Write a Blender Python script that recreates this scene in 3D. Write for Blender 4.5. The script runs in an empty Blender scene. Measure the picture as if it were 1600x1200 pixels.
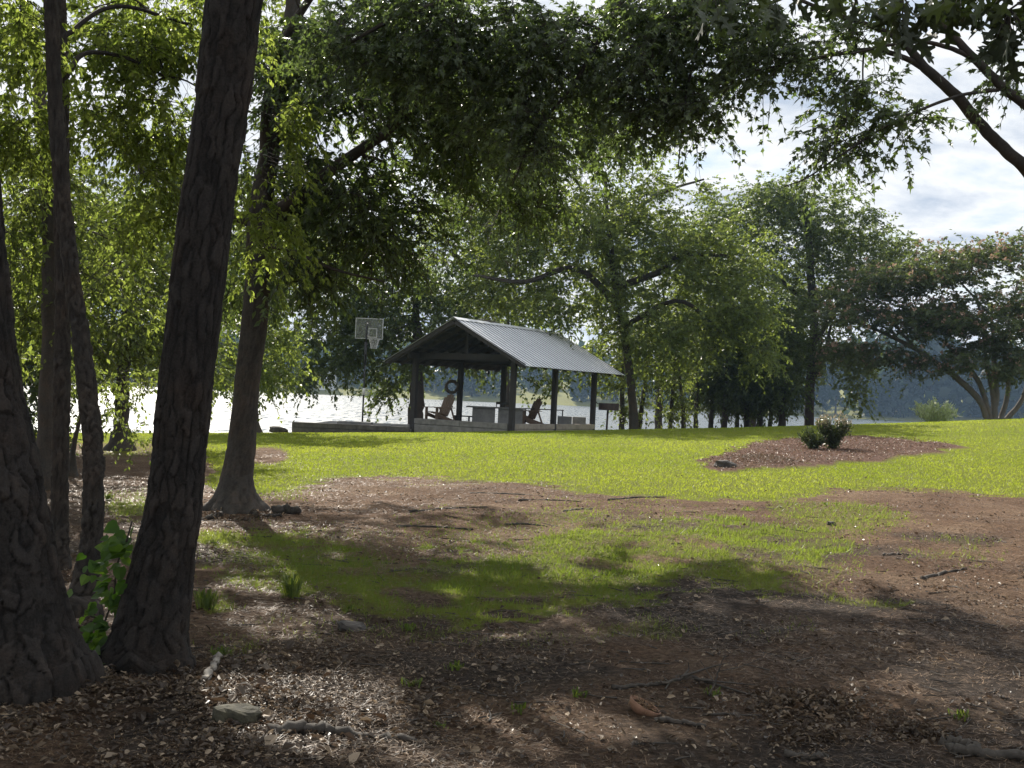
import bpy, math
import numpy as np
from mathutils import Vector, Matrix

sc = bpy.context.scene
COL = sc.collection
RG = np.random.default_rng(11)
PI = math.pi

# ------------------------------------------------------------------ camera, sky, sun, exposure
EYE = 1.55
F = 1800.0                       # focal length in pixels of a 1600 px wide frame
ROLL = math.radians(2.6)
HOR = 618.0
PITCH = math.atan((HOR - 600.0) / F)
cam_d = bpy.data.cameras.new('camera')
cam_d.sensor_width = 36.0
cam_d.lens = F / 1600.0 * 36.0
cam_d.clip_start = 0.05
cam_d.clip_end = 4000.0
cam = bpy.data.objects.new('camera', cam_d)
COL.objects.link(cam)
_f = Vector((0, math.cos(PITCH), math.sin(PITCH)))
_r0 = Vector((1, 0, 0))
_u0 = Vector((0, -math.sin(PITCH), math.cos(PITCH)))
_c, _s = math.cos(ROLL), math.sin(ROLL)
_r = _r0 * _c + _u0 * _s
_u = _u0 * _c - _r0 * _s
cam.matrix_world = Matrix(((_r.x, _u.x, -_f.x, 0), (_r.y, _u.y, -_f.y, 0), (_r.z, _u.z, -_f.z, EYE), (0, 0, 0, 1)))
sc.camera = cam

SUN_AZ = math.radians(-20.0)     # measured from +Y, negative = left
SUN_EL = math.radians(36.0)
SUN = np.array([math.sin(SUN_AZ) * math.cos(SUN_EL), math.cos(SUN_AZ) * math.cos(SUN_EL), math.sin(SUN_EL)])

world = bpy.data.worlds.new('World')
sc.world = world
world.use_nodes = True
wt = world.node_tree
for n in list(wt.nodes):
    wt.nodes.remove(n)


def WN(t, **kw):
    n = wt.nodes.new(t)
    for k, v in kw.items():
        setattr(n, k, v)
    return n


def build_world():
    L = wt.links.new
    out = WN('ShaderNodeOutputWorld')
    bg = WN('ShaderNodeBackground')
    bg.inputs['Strength'].default_value = 0.07
    sky = WN('ShaderNodeTexSky', sky_type='NISHITA')
    sky.sun_disc = False
    sky.sun_elevation = SUN_EL
    sky.sun_rotation = SUN_AZ
    sky.air_density = 1.0
    sky.dust_density = 1.0
    sky.ozone_density = 1.0
    tc = WN('ShaderNodeTexCoord')
    sep = WN('ShaderNodeSeparateXYZ')
    L(tc.outputs['Generated'], sep.inputs[0])
    zc = WN('ShaderNodeMath', operation='MAXIMUM')
    L(sep.outputs['Z'], zc.inputs[0])
    zc.inputs[1].default_value = 0.0
    za = WN('ShaderNodeMath', operation='ADD')
    L(zc.outputs[0], za.inputs[0])
    za.inputs[1].default_value = 0.22
    dx = WN('ShaderNodeMath', operation='DIVIDE')
    dy = WN('ShaderNodeMath', operation='DIVIDE')
    L(sep.outputs['X'], dx.inputs[0]); L(za.outputs[0], dx.inputs[1])
    L(sep.outputs['Y'], dy.inputs[0]); L(za.outputs[0], dy.inputs[1])
    cmb = WN('ShaderNodeCombineXYZ')
    L(dx.outputs[0], cmb.inputs[0]); L(dy.outputs[0], cmb.inputs[1])
    mp = WN('ShaderNodeMapping')
    mp.inputs['Scale'].default_value = (1.5, 1.7, 1.0)
    mp.inputs['Location'].default_value = (3.1, 1.7, 0.0)
    L(cmb.outputs[0], mp.inputs[0])
    n1 = WN('ShaderNodeTexNoise')
    n1.inputs['Scale'].default_value = 1.9
    n1.inputs['Detail'].default_value = 9.0
    n1.inputs['Roughness'].default_value = 0.6
    n1.inputs['Distortion'].default_value = 0.15
    L(mp.outputs[0], n1.inputs['Vector'])
    cr = WN('ShaderNodeValToRGB')
    cr.color_ramp.elements[0].position = 0.31
    cr.color_ramp.elements[0].color = (0, 0, 0, 1)
    cr.color_ramp.elements[1].position = 0.47
    cr.color_ramp.elements[1].color = (1, 1, 1, 1)
    L(n1.outputs['Fac'], cr.inputs[0])
    # cloud bodies: bright rims, greyer thick middles
    cc = WN('ShaderNodeValToRGB')
    cc.color_ramp.elements[0].position = 0.46
    cc.color_ramp.elements[0].color = (8.7, 8.8, 8.9, 1)
    cc.color_ramp.elements[1].position = 0.64
    cc.color_ramp.elements[1].color = (4.7, 5.4, 6.5, 1)
    L(n1.outputs['Fac'], cc.inputs[0])
    mx = WN('ShaderNodeMixRGB')
    L(cr.outputs[0], mx.inputs[0])
    L(sky.outputs[0], mx.inputs[1])
    L(cc.outputs[0], mx.inputs[2])
    L(mx.outputs[0], bg.inputs['Color'])
    L(bg.outputs[0], out.inputs['Surface'])


build_world()
sun_d = bpy.data.lights.new('sun', 'SUN')
sun_d.energy = 5.0
sun_d.angle = math.radians(0.53)
sun_d.color = (1.0, 0.93, 0.82)
sun = bpy.data.objects.new('sun', sun_d)
COL.objects.link(sun)
sun.rotation_euler = Vector(SUN.tolist()).to_track_quat('Z', 'Y').to_euler()
sun.location = (-20, 70, 80)

sc.view_settings.view_transform = 'Standard'
sc.view_settings.look = 'None'
sc.view_settings.exposure = 0.8
sc.view_settings.gamma = 1.0
sc.view_settings.use_curve_mapping = False
sc.render.engine = 'CYCLES'
sc.cycles.max_bounces = 7
sc.cycles.diffuse_bounces = 3
sc.cycles.glossy_bounces = 2
sc.cycles.transmission_bounces = 4
sc.cycles.volume_bounces = 0
sc.cycles.transparent_max_bounces = 8
sc.cycles.use_denoising = True
sc.cycles.sample_clamp_indirect = 6.0

# ------------------------------------------------------------------ measuring helpers
_cp, _sp = math.cos(PITCH), math.sin(PITCH)


def at(px, py, d):
    """point seen at photograph pixel (px, py), d metres ahead"""
    a, b = px - 800.0, py - 600.0
    u = _c * a + _s * b
    v = -_s * a + _c * b
    x, yc, zc = u / F, 1.0, -v / F
    y = yc * _cp - zc * _sp
    z = yc * _sp + zc * _cp
    k = d / y
    return np.array([x * k, d, EYE + z * k])


def to_px(x, y, z):
    z = z - EYE
    yc = y * _cp + z * _sp
    zc = -y * _sp + z * _cp
    u = x / yc * F
    v = -zc / yc * F
    return 800 + _c * u - _s * v, 600 + _s * u + _c * v


def _hash(ix, iy, seed):
    h = (ix.astype(np.int64) * 374761393 + iy.astype(np.int64) * 668265263 + seed * 974634777) & 0x7fffffff
    h = ((h ^ (h >> 13)) * 1274126177) & 0x7fffffff
    h = (h ^ (h >> 16)) & 0xffffff
    return h / float(0xffffff)


def vnoise(x, y, seed=0):
    x = np.asarray(x, float); y = np.asarray(y, float)
    ix = np.floor(x); iy = np.floor(y)
    fx = x - ix; fy = y - iy
    fx = fx * fx * (3 - 2 * fx); fy = fy * fy * (3 - 2 * fy)
    a = _hash(ix, iy, seed); b = _hash(ix + 1, iy, seed)
    c = _hash(ix, iy + 1, seed); d = _hash(ix + 1, iy + 1, seed)
    return (a + (b - a) * fx) * (1 - fy) + (c + (d - c) * fx) * fy


def fbm(x, y, seed=0, oct=4):
    v = 0; a = 0.5; t = 0
    for i in range(oct):
        v = v + a * vnoise(x * 2 ** i, y * 2 ** i, seed + i * 17)
        t += a; a *= 0.5
    return v / t


def sstep(a, b, x):
    t = np.clip((x - a) / (b - a), 0, 1)
    return t * t * (3 - 2 * t)


LAKE_Z = -1.2


def gsmooth(x, y):
    x = np.asarray(x, float); y = np.asarray(y, float)
    base = 0.47 + 0.05 * np.clip(x, -18, 24) + 0.0008 * np.clip(x, 0, 20) ** 2
    t = np.clip((y - 1.0) / 36.0, 0, 1)
    s = np.where(t < 0.9, t, 0.9 + 0.1 * sstep(0.9, 1.12, t) * 1.6)
    yc = 36.5 + 0.25 * np.clip(x + 3, 0, 24)
    k = 1.2
    drop = 0.095 * k * np.log1p(np.exp(np.clip((y - yc) / k, -30, 30)) ) if False else 0.095 * np.where((y - yc) / k > 30, y - yc, k * np.log1p(np.exp(np.clip((y - yc) / k, -30, 30))))
    g = base * s - drop
    g = np.maximum(g, -3.2)
    far = 405 + 14 * np.sin(x * 0.011 + 1.0) - 0.06 * np.clip(x, 0, 400)
    rise = np.clip((y - far) / 14.0, 0, 1) * 3.4 + np.clip((y - far - 14) / 120.0, 0, 3) * 9.0
    return np.where(y > 200, -3.2 + rise, g)


def gz(x, y):
    x = np.asarray(x, float); y = np.asarray(y, float)
    near = sstep(75, 45, y) * sstep(-6, 0, y)
    rough = 1 - 0.8 * sstep(14, 22, y)
    b = (fbm(x * 0.55, y * 0.55, 3, 3) - 0.5) * 0.10 + (fbm(x * 2.6, y * 2.6, 9, 3) - 0.5) * 0.05
    return gsmooth(x, y) + b * near * rough


def gp(px, py, z_off=0.0):
    """ground point under a photograph pixel"""
    lo = None
    for d in np.geomspace(2.5, 60, 400):
        p = at(px, py, d)
        if p[2] <= float(gz(p[0], p[1])) + z_off:
            if lo is None:
                return p
            a, b = lo, d
            for _ in range(20):
                m = 0.5 * (a + b)
                p = at(px, py, m)
                if p[2] <= float(gz(p[0], p[1])) + z_off:
                    b = m
                else:
                    a = m
            return at(px, py, b)
        lo = d
    return at(px, py, 40.0)


def inpoly(px, py, poly):
    px = np.asarray(px); py = np.asarray(py)
    r = np.zeros(px.shape, bool)
    n = len(poly)
    j = n - 1
    for i in range(n):
        xi, yi = poly[i]; xj, yj = poly[j]
        c = ((yi > py) != (yj > py)) & (px < (xj - xi) * (py - yi) / (yj - yi + 1e-9) + xi)
        r ^= c
        j = i
    return r


# ------------------------------------------------------------------ object helpers
def mesh_np(name, V, faces, smooth=True, tint=None, vattr=None):
    """faces: list of int arrays (n,k), several k allowed"""
    V = np.ascontiguousarray(V, dtype=np.float32)
    me = bpy.data.meshes.new(name)
    if not isinstance(faces, (list, tuple)):
        faces = [faces]
    faces = [np.asarray(f, dtype=np.int32) for f in faces if len(f)]
    me.vertices.add(len(V))
    me.vertices.foreach_set('co', V.ravel())
    nl = sum(f.size for f in faces)
    nf = sum(len(f) for f in faces)
    me.loops.add(nl)
    me.polygons.add(nf)
    me.loops.foreach_set('vertex_index', np.concatenate([f.ravel() for f in faces]))
    tot = np.concatenate([np.full(len(f), f.shape[1], np.int32) for f in faces])
    st = np.concatenate([[0], np.cumsum(tot)[:-1]]).astype(np.int32)
    me.polygons.foreach_set('loop_start', st)
    me.polygons.foreach_set('loop_total', tot)
    me.polygons.foreach_set('use_smooth', np.full(nf, smooth, bool))
    me.update(calc_edges=True)
    if tint is not None:
        a = me.attributes.new('tint', 'FLOAT', 'FACE')
        a.data.foreach_set('value', np.asarray(tint, np.float32))
    if vattr:
        for k, v in vattr.items():
            a = me.attributes.new(k, 'FLOAT', 'POINT')
            a.data.foreach_set('value', np.asarray(v, np.float32))
    return me


def link(name, me, mat, parent=None, **props):
    o = bpy.data.objects.new(name, me)
    COL.objects.link(o)
    if mat is not None and me is not None and len(me.materials) == 0:
        me.materials.append(mat)
    if parent is not None:
        o.parent = parent
    for k, v in props.items():
        o[k] = v
    return o


def thing(name, label, cat, loc=(0, 0, 0), rz=0.0, group=None):
    o = bpy.data.objects.new(name, None)
    COL.objects.link(o)
    o.empty_display_size = 0.1
    o.location = [float(a) for a in loc]
    o.rotation_euler = (0, 0, rz)
    o['label'] = label
    o['category'] = cat
    if group:
        o['group'] = group
    return o


def tag(o, label, cat, group=None):
    o['label'] = label
    o['category'] = cat
    if group:
        o['group'] = group
    return o


class MB:
    """collects simple solids into one mesh"""

    def __init__(self):
        self.v = []; self.f = {}
        self.n = 0

    def add(self, V, F):
        V = np.asarray(V, float)
        F = np.asarray(F, int) + self.n
        self.f.setdefault(F.shape[1], []).append(F)
        self.v.append(V)
        self.n += len(V)
        return self

    def hexa(self, P):
        """8 points: bottom ring then top ring"""
        return self.add(P, [(0, 3, 2, 1), (4, 5, 6, 7), (0, 1, 5, 4), (1, 2, 6, 5), (2, 3, 7, 6), (3, 0, 4, 7)])

    def box(self, x0, x1, y0, y1, z0, z1):
        return self.hexa([(x0, y0, z0), (x1, y0, z0), (x1, y1, z0), (x0, y1, z0),
                          (x0, y0, z1), (x1, y0, z1), (x1, y1, z1), (x0, y1, z1)])

    def bar(self, a, b, w, h, up=(0, 0, 1)):
        a = np.asarray(a, float); b = np.asarray(b, float)
        t = b - a; t /= np.linalg.norm(t)
        s = np.cross(t, up); s /= np.linalg.norm(s)
        u = np.cross(s, t)
        P = []
        for q in (a, b):
            P += [q - s * w / 2 - u * h / 2, q + s * w / 2 - u * h / 2, q + s * w / 2 + u * h / 2, q - s * w / 2 + u * h / 2]
        return self.hexa(P)

    def tube(self, pts, rad, k=8, cap=True):
        V, Fq, ends = tube_np(np.asarray(pts, float), np.broadcast_to(np.asarray(rad, float), (len(pts),)), k)
        n0 = self.n
        self.add(V, Fq)
        if cap:
            for e in ends:
                self.f.setdefault(k, []).append(np.array([e]) + n0)
        return self

    def torus(self, c, ax, R, r, kr=20, ks=8):
        ax = np.asarray(ax, float); ax /= np.linalg.norm(ax)
        a = np.cross(ax, (0.3, 0.2, 0.9)); a /= np.linalg.norm(a)
        b = np.cross(ax, a)
        V = []
        for i in range(kr):
            th = 2 * PI * i / kr
            e = a * math.cos(th) + b * math.sin(th)
            for j in range(ks):
                ph = 2 * PI * j / ks
                V.append(np.asarray(c) + e * (R + r * math.cos(ph)) + ax * r * math.sin(ph))
        Fq = [(i * ks + j, ((i + 1) % kr) * ks + j, ((i + 1) % kr) * ks + (j + 1) % ks, i * ks + (j + 1) % ks)
              for i in range(kr) for j in range(ks)]
        return self.add(V, Fq)

    def mesh(self, name, smooth=False):
        return mesh_np(name, np.concatenate(self.v), [np.concatenate(x) for x in self.f.values()], smooth)

    def build(self, name, mat, parent=None, smooth=False, bevel=0.0, **props):
        o = link(name, self.mesh(name, smooth), mat, parent, **props)
        if bevel:
            m = o.modifiers.new('bevel', 'BEVEL')
            m.width = bevel; m.segments = 1; m.limit_method = 'ANGLE'
        return o


def frames(P):
    T = np.gradient(P, axis=0)
    T /= np.linalg.norm(T, axis=1)[:, None] + 1e-9
    ref = np.array([0.0, 1.0, 0.0]) if abs(T[0, 1]) < 0.8 else np.array([1.0, 0, 0])
    A = ref - T * (T @ ref)[:, None]
    A /= np.linalg.norm(A, axis=1)[:, None] + 1e-9
    B = np.cross(T, A)
    return T, A, B


def tube_np(P, R, k):
    T, A, B = frames(P)
    th = np.arange(k) * 2 * PI / k
    V = P[:, None, :] + R[:, None, None] * (A[:, None, :] * np.cos(th)[None, :, None] + B[:, None, :] * np.sin(th)[None, :, None])
    n = len(P)
    i = np.arange(n - 1)[:, None] * k
    j = np.arange(k)[None, :]
    j2 = (j + 1) % k
    Fq = np.stack([i + j, i + j2, i + k + j2, i + k + j], -1).reshape(-1, 4)
    return V.reshape(-1, 3), Fq, [list(range(k))[::-1], list(range((n - 1) * k, n * k))]


def spline(pts, n):
    """Catmull-Rom through rows of pts (any width)"""
    P = np.asarray(pts, float)
    if len(P) == 2:
        t = np.linspace(0, 1, n)[:, None]
        return P[0] * (1 - t) + P[1] * t
    Q = np.vstack([2 * P[0] - P[1], P, 2 * P[-1] - P[-2]])
    m = len(P) - 1
    u = np.linspace(0, m - 1e-6, n)
    i = u.astype(int); t = (u - i)[:, None]
    p0, p1, p2, p3 = Q[i], Q[i + 1], Q[i + 2], Q[i + 3]
    return 0.5 * ((2 * p1) + (-p0 + p2) * t + (2 * p0 - 5 * p1 + 4 * p2 - p3) * t ** 2 + (-p0 + 3 * p1 - 3 * p2 + p3) * t ** 3)


# ------------------------------------------------------------------ materials
def newmat(name):
    m = bpy.data.materials.new(name)
    m.use_nodes = True
    nt = m.node_tree
    for n in list(nt.nodes):
        nt.nodes.remove(n)
    return m, nt


def N(nt, t, inputs=None, **kw):
    n = nt.nodes.new(t)
    for k, v in kw.items():
        setattr(n, k, v)
    if inputs:
        for k, v in inputs.items():
            n.inputs[k].default_value = v
    return n


def ramp(nt, src, stops):
    r = N(nt, 'ShaderNodeValToRGB')
    e = r.color_ramp.elements
    while len(e) < len(stops):
        e.new(0.5)
    for q, (p, c) in zip(e, stops):
        q.position = p
        q.color = (*c, 1)
    nt.links.new(src, r.inputs[0])
    return r.outputs[0]


def solid(name, c1, c2, scale=6.0, rough=0.8, metal=0.0, bump=0.3, stretch=(1, 1, 1), detail=6, bdist=0.01):
    m, nt = newmat(name)
    L = nt.links.new
    out = N(nt, 'ShaderNodeOutputMaterial')
    b = N(nt, 'ShaderNodeBsdfPrincipled', {'Roughness': rough, 'Metallic': metal})
    tc = N(nt, 'ShaderNodeTexCoord')
    mp = N(nt, 'ShaderNodeMapping', {'Scale': stretch})
    L(tc.outputs['Object'], mp.inputs[0])
    no = N(nt, 'ShaderNodeTexNoise', {'Scale': scale, 'Detail': detail, 'Roughness': 0.65})
    L(mp.outputs[0], no.inputs['Vector'])
    L(ramp(nt, no.outputs['Fac'], [(0.3, c1), (0.7, c2)]), b.inputs['Base Color'])
    if bump:
        bp = N(nt, 'ShaderNodeBump', {'Strength': bump, 'Distance': bdist})
        L(no.outputs['Fac'], bp.inputs['Height'])
        L(bp.outputs[0], b.inputs['Normal'])
    L(b.outputs[0], out.inputs[0])
    return m


def leafmat(name, c_dark, c_light, t_dark, t_light, trans=0.45, rough=0.45, spec=0.35):
    """thin leaf: reflects one colour, lets a yellower one through; tint picks each leaf's own shade"""
    m, nt = newmat(name)
    L = nt.links.new
    out = N(nt, 'ShaderNodeOutputMaterial')
    at_ = N(nt, 'ShaderNodeAttribute', attribute_name='tint')
    b = N(nt, 'ShaderNodeBsdfPrincipled', {'Roughness': rough, 'Specular IOR Level': spec})
    t = N(nt, 'ShaderNodeBsdfTranslucent')
    L(ramp(nt, at_.outputs['Fac'], [(0.0, c_dark), (1.0, c_light)]), b.inputs['Base Color'])
    L(ramp(nt, at_.outputs['Fac'], [(0.0, t_dark), (1.0, t_light)]), t.inputs['Color'])
    mx = N(nt, 'ShaderNodeMixShader', {0: trans})
    L(b.outputs[0], mx.inputs[1])
    L(t.outputs[0], mx.inputs[2])
    L(mx.outputs[0], out.inputs[0])
    return m


def barkmat(name, c_low, c_mid, c_high, scale=9, bump=0.5):
    m, nt = newmat(name)
    L = nt.links.new
    out = N(nt, 'ShaderNodeOutputMaterial')
    b = N(nt, 'ShaderNodeBsdfPrincipled', {'Roughness': 0.88, 'Specular IOR Level': 0.25})
    tc = N(nt, 'ShaderNodeTexCoord')
    mp = N(nt, 'ShaderNodeMapping', {'Scale': (1, 1, 0.28)})
    L(tc.outputs['Object'], mp.inputs[0])
    n1 = N(nt, 'ShaderNodeTexNoise', {'Scale': scale, 'Detail': 8, 'Roughness': 0.7})
    n2 = N(nt, 'ShaderNodeTexNoise', {'Scale': scale * 6, 'Detail': 6, 'Roughness': 0.7})
    L(mp.outputs[0], n1.inputs['Vector'])
    L(tc.outputs['Object'], n2.inputs['Vector'])
    ad = N(nt, 'ShaderNodeMath', operation='MULTIPLY_ADD')
    L(n2.outputs['Fac'], ad.inputs[0]); ad.inputs[1].default_value = 0.5
    at_ = N(nt, 'ShaderNodeAttribute', attribute_name='plate')
    m2 = N(nt, 'ShaderNodeMath', {1: 0.22}, operation='MULTIPLY_ADD')
    L(at_.outputs['Fac'], m2.inputs[0])
    h = N(nt, 'ShaderNodeMath', {1: 0.5}, operation='MULTIPLY')
    L(n1.outputs['Fac'], h.inputs[0])
    L(h.outputs[0], m2.inputs[2])
    L(m2.outputs[0], ad.inputs[2])
    base_c = ramp(nt, ad.outputs[0], [(0.3, c_low), (0.55, c_mid), (0.85, c_high)])
    n3 = N(nt, 'ShaderNodeTexNoise', {'Scale': 4.0, 'Detail': 5, 'Roughness': 0.7})
    L(tc.outputs['Object'], n3.inputs['Vector'])
    tone = ramp(nt, n3.outputs['Fac'], [(0.32, (0.75, 0.78, 0.82)), (0.5, (1.0, 0.97, 0.95)), (0.68, (1.22, 1.04, 0.92))])
    mt = N(nt, 'ShaderNodeMixRGB', {0: 1.0}, blend_type='MULTIPLY')
    L(base_c, mt.inputs[1]); L(tone, mt.inputs[2])
    L(mt.outputs[0], b.inputs['Base Color'])
    bp = N(nt, 'ShaderNodeBump', {'Strength': bump, 'Distance': 0.012})
    L(ad.outputs[0], bp.inputs['Height'])
    L(bp.outputs[0], b.inputs['Normal'])
    L(b.outputs[0], out.inputs[0])
    return m


M = {}
M['pine_bark'] = barkmat('pine_bark', (0.0085, 0.0078, 0.0074), (0.020, 0.0176, 0.0165), (0.066, 0.057, 0.052), 16, 1.0)
M['elm_bark'] = barkmat('elm_bark', (0.014, 0.0125, 0.0115), (0.036, 0.031, 0.027), (0.09, 0.077, 0.067), 22, 1.0)
M['oak_bark'] = barkmat('oak_bark', (0.026, 0.023, 0.021), (0.058, 0.051, 0.045), (0.11, 0.098, 0.088), 10, 0.6)
M['grey_bark'] = barkmat('grey_bark', (0.06, 0.055, 0.048), (0.13, 0.12, 0.105), (0.2, 0.19, 0.17), 7, 0.4)
M['oak_leaf'] = leafmat('oak_leaf', (0.064, 0.09, 0.048), (0.115, 0.15, 0.08), (0.09, 0.15, 0.032), (0.26, 0.36, 0.065), 0.44, 0.4, 0.5)
M['near_oak_leaf'] = leafmat('near_oak_leaf', (0.075, 0.096, 0.06), (0.13, 0.16, 0.10), (0.085, 0.13, 0.035), (0.26, 0.37, 0.08), 0.46, 0.4, 0.5)
M['big_leaf'] = leafmat('big_oak_leaf', (0.035, 0.045, 0.025), (0.06, 0.075, 0.035), (0.02, 0.035, 0.008), (0.06, 0.085, 0.015), 0.2)  # darkened copy of the oak leaf: silhouette shade put into the colour
M['elm_leaf'] = leafmat('elm_leaf', (0.055, 0.075, 0.018), (0.11, 0.14, 0.03), (0.20, 0.29, 0.04), (0.47, 0.56, 0.10), 0.56)
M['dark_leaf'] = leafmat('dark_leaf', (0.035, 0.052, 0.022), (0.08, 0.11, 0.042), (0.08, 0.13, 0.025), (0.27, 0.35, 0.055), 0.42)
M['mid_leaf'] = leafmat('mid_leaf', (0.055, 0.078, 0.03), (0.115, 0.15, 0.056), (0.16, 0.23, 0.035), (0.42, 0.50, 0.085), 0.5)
M['tall_leaf'] = leafmat('tall_leaf', (0.045, 0.068, 0.03), (0.10, 0.135, 0.055), (0.12, 0.18, 0.035), (0.33, 0.41, 0.08), 0.46)
M['far_leaf'] = leafmat('far_leaf', (0.015, 0.026, 0.013), (0.034, 0.05, 0.02), (0.02, 0.04, 0.012), (0.07, 0.10, 0.025), 0.3)
M['mimosa_leaf'] = leafmat('mimosa_leaf', (0.05, 0.066, 0.034), (0.10, 0.125, 0.06), (0.10, 0.14, 0.035), (0.26, 0.32, 0.08), 0.42)
M['pink'] = leafmat('mimosa_blossom', (0.30, 0.20, 0.14), (0.52, 0.38, 0.29), (0.30, 0.18, 0.11), (0.46, 0.30, 0.2), 0.35, 0.8, 0.1)
M['pale_leaf'] = leafmat('pale_leaf', (0.40, 0.46, 0.24), (0.58, 0.62, 0.38), (0.5, 0.6, 0.2), (0.62, 0.7, 0.36), 0.5)
M['shrub_leaf'] = leafmat('shrub_leaf', (0.03, 0.045, 0.02), (0.085, 0.11, 0.05), (0.05, 0.08, 0.015), (0.16, 0.2, 0.04), 0.3, 0.35, 0.5)
M['shrub_tip'] = leafmat('shrub_new_growth', (0.22, 0.2, 0.14), (0.42, 0.38, 0.29), (0.25, 0.2, 0.12), (0.4, 0.33, 0.22), 0.35)
M['vine_leaf'] = leafmat('vine_leaf', (0.04, 0.08, 0.02), (0.08, 0.14, 0.035), (0.10, 0.24, 0.02), (0.28, 0.46, 0.04), 0.5)
M['needle'] = leafmat('pine_needle', (0.03, 0.05, 0.02), (0.06, 0.085, 0.03), (0.06, 0.09, 0.02), (0.12, 0.16, 0.03), 0.3)
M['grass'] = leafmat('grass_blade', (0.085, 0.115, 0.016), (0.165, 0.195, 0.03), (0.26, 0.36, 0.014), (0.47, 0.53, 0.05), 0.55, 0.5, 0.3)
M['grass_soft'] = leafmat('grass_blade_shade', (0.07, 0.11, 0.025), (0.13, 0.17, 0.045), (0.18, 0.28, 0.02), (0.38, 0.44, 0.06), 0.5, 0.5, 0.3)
M['litter'] = leafmat('dry_leaf', (0.06, 0.042, 0.03), (0.46, 0.355, 0.25), (0.10, 0.06, 0.035), (0.40, 0.30, 0.2), 0.22, 0.45, 0.4)
M['straw'] = leafmat('pine_straw', (0.05, 0.03, 0.02), (0.42, 0.27, 0.15), (0.06, 0.03, 0.015), (0.28, 0.17, 0.09), 0.15, 0.5, 0.5)
M['stick'] = solid('dead_wood', (0.03, 0.025, 0.021), (0.095, 0.08, 0.066), 20, 0.85, 0, 0.6)
M['palestick'] = solid('bleached_wood', (0.22, 0.19, 0.16), (0.42, 0.38, 0.33), 20, 0.8, 0, 0.5)
M['stone'] = solid('mossy_stone', (0.02, 0.019, 0.014), (0.10, 0.09, 0.058), 22, 0.9, 0, 0.9)
M['darkstone'] = solid('dark_stone', (0.04, 0.035, 0.032), (0.11, 0.095, 0.085), 9, 0.9, 0, 0.8)
M['darkwood'] = solid('stained_timber', (0.022, 0.019, 0.018), (0.05, 0.043, 0.04), 8, 0.8, 0, 0.3, (6, 6, 0.5))
M['ceilwood'] = solid('roof_timber', (0.05, 0.043, 0.038), (0.10, 0.086, 0.076), 6, 0.85, 0, 0.3)
M['wallblock'] = solid('grey_wall_block', (0.16, 0.15, 0.135), (0.30, 0.285, 0.26), 5, 0.9, 0, 0.4)
M['tanblock'] = solid('tan_wall_block', (0.24, 0.205, 0.17), (0.40, 0.35, 0.29), 5, 0.9, 0, 0.4)
M['courtblock'] = solid('weathered_block', (0.07, 0.062, 0.055), (0.16, 0.145, 0.13), 5, 0.9, 0, 0.5)
M['concrete'] = solid('concrete', (0.15, 0.145, 0.14), (0.27, 0.265, 0.25), 4, 0.9, 0, 0.3)
M['chairwood'] = solid('brown_chair_wood', (0.12, 0.078, 0.05), (0.23, 0.158, 0.105), 6, 0.7, 0, 0.3, (8, 8, 1))
M['blackmetal'] = solid('black_metal', (0.016, 0.016, 0.017), (0.04, 0.038, 0.037), 12, 0.55, 0.3, 0.2)
M['rustmetal'] = solid('rusty_metal', (0.03, 0.022, 0.02), (0.075, 0.05, 0.042), 14, 0.8, 0.2, 0.3)
M['white'] = solid('white_paint', (0.62, 0.62, 0.60), (0.8, 0.8, 0.78), 10, 0.6, 0, 0.0)
M['board_white'] = solid('faded_white', (0.32, 0.33, 0.32), (0.48, 0.48, 0.46), 14, 0.6, 0, 0.0)
M['net'] = solid('net_cord', (0.55, 0.55, 0.55), (0.75, 0.75, 0.75), 10, 0.9, 0, 0)
M['ring'] = solid('old_rubber', (0.05, 0.042, 0.034), (0.15, 0.12, 0.09), 9, 0.8, 0, 0.3)
M['terracotta'] = solid('terracotta', (0.20, 0.105, 0.065), (0.34, 0.19, 0.12), 14, 0.85, 0, 0.3)
M['housewall'] = solid('house_wall', (0.6, 0.6, 0.58), (0.72, 0.72, 0.7), 1, 0.8, 0, 0)
M['houseroof'] = solid('house_roof', (0.08, 0.075, 0.075), (0.13, 0.12, 0.12), 1, 0.9, 0, 0)
M['darkglass'] = solid('dark_window', (0.02, 0.025, 0.03), (0.03, 0.035, 0.04), 1, 0.1, 0, 0)


def metal_roof():
    m, nt = newmat('galvanised_sheet')
    L = nt.links.new
    out = N(nt, 'ShaderNodeOutputMaterial')
    b = N(nt, 'ShaderNodeBsdfPrincipled', {'Metallic': 0.15})
    tc = N(nt, 'ShaderNodeTexCoord')
    mp = N(nt, 'ShaderNodeMapping', {'Scale': (0.5, 5.0, 0.5)})
    L(tc.outputs['Object'], mp.inputs[0])
    n1 = N(nt, 'ShaderNodeTexNoise', {'Scale': 2.2, 'Detail': 7, 'Roughness': 0.65})
    L(mp.outputs[0], n1.inputs['Vector'])
    L(ramp(nt, n1.outputs['Fac'], [(0.3, (0.66, 0.675, 0.70)), (0.7, (0.84, 0.855, 0.88))]), b.inputs['Base Color'])
    r = N(nt, 'ShaderNodeMapRange', {3: 0.38, 4: 0.6})
    L(n1.outputs['Fac'], r.inputs[0])
    L(r.outputs[0], b.inputs['Roughness'])
    L(b.outputs[0], out.inputs[0])
    return m


M['roof'] = metal_roof()
M['roof_shade'] = solid('rib_shade_sheet', (0.075, 0.085, 0.105), (0.16, 0.175, 0.20), 3, 0.6, 0.15, 0, (0.5, 5, 0.5))  # dark strips beside the ribs: rib shading put into the colour


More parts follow.
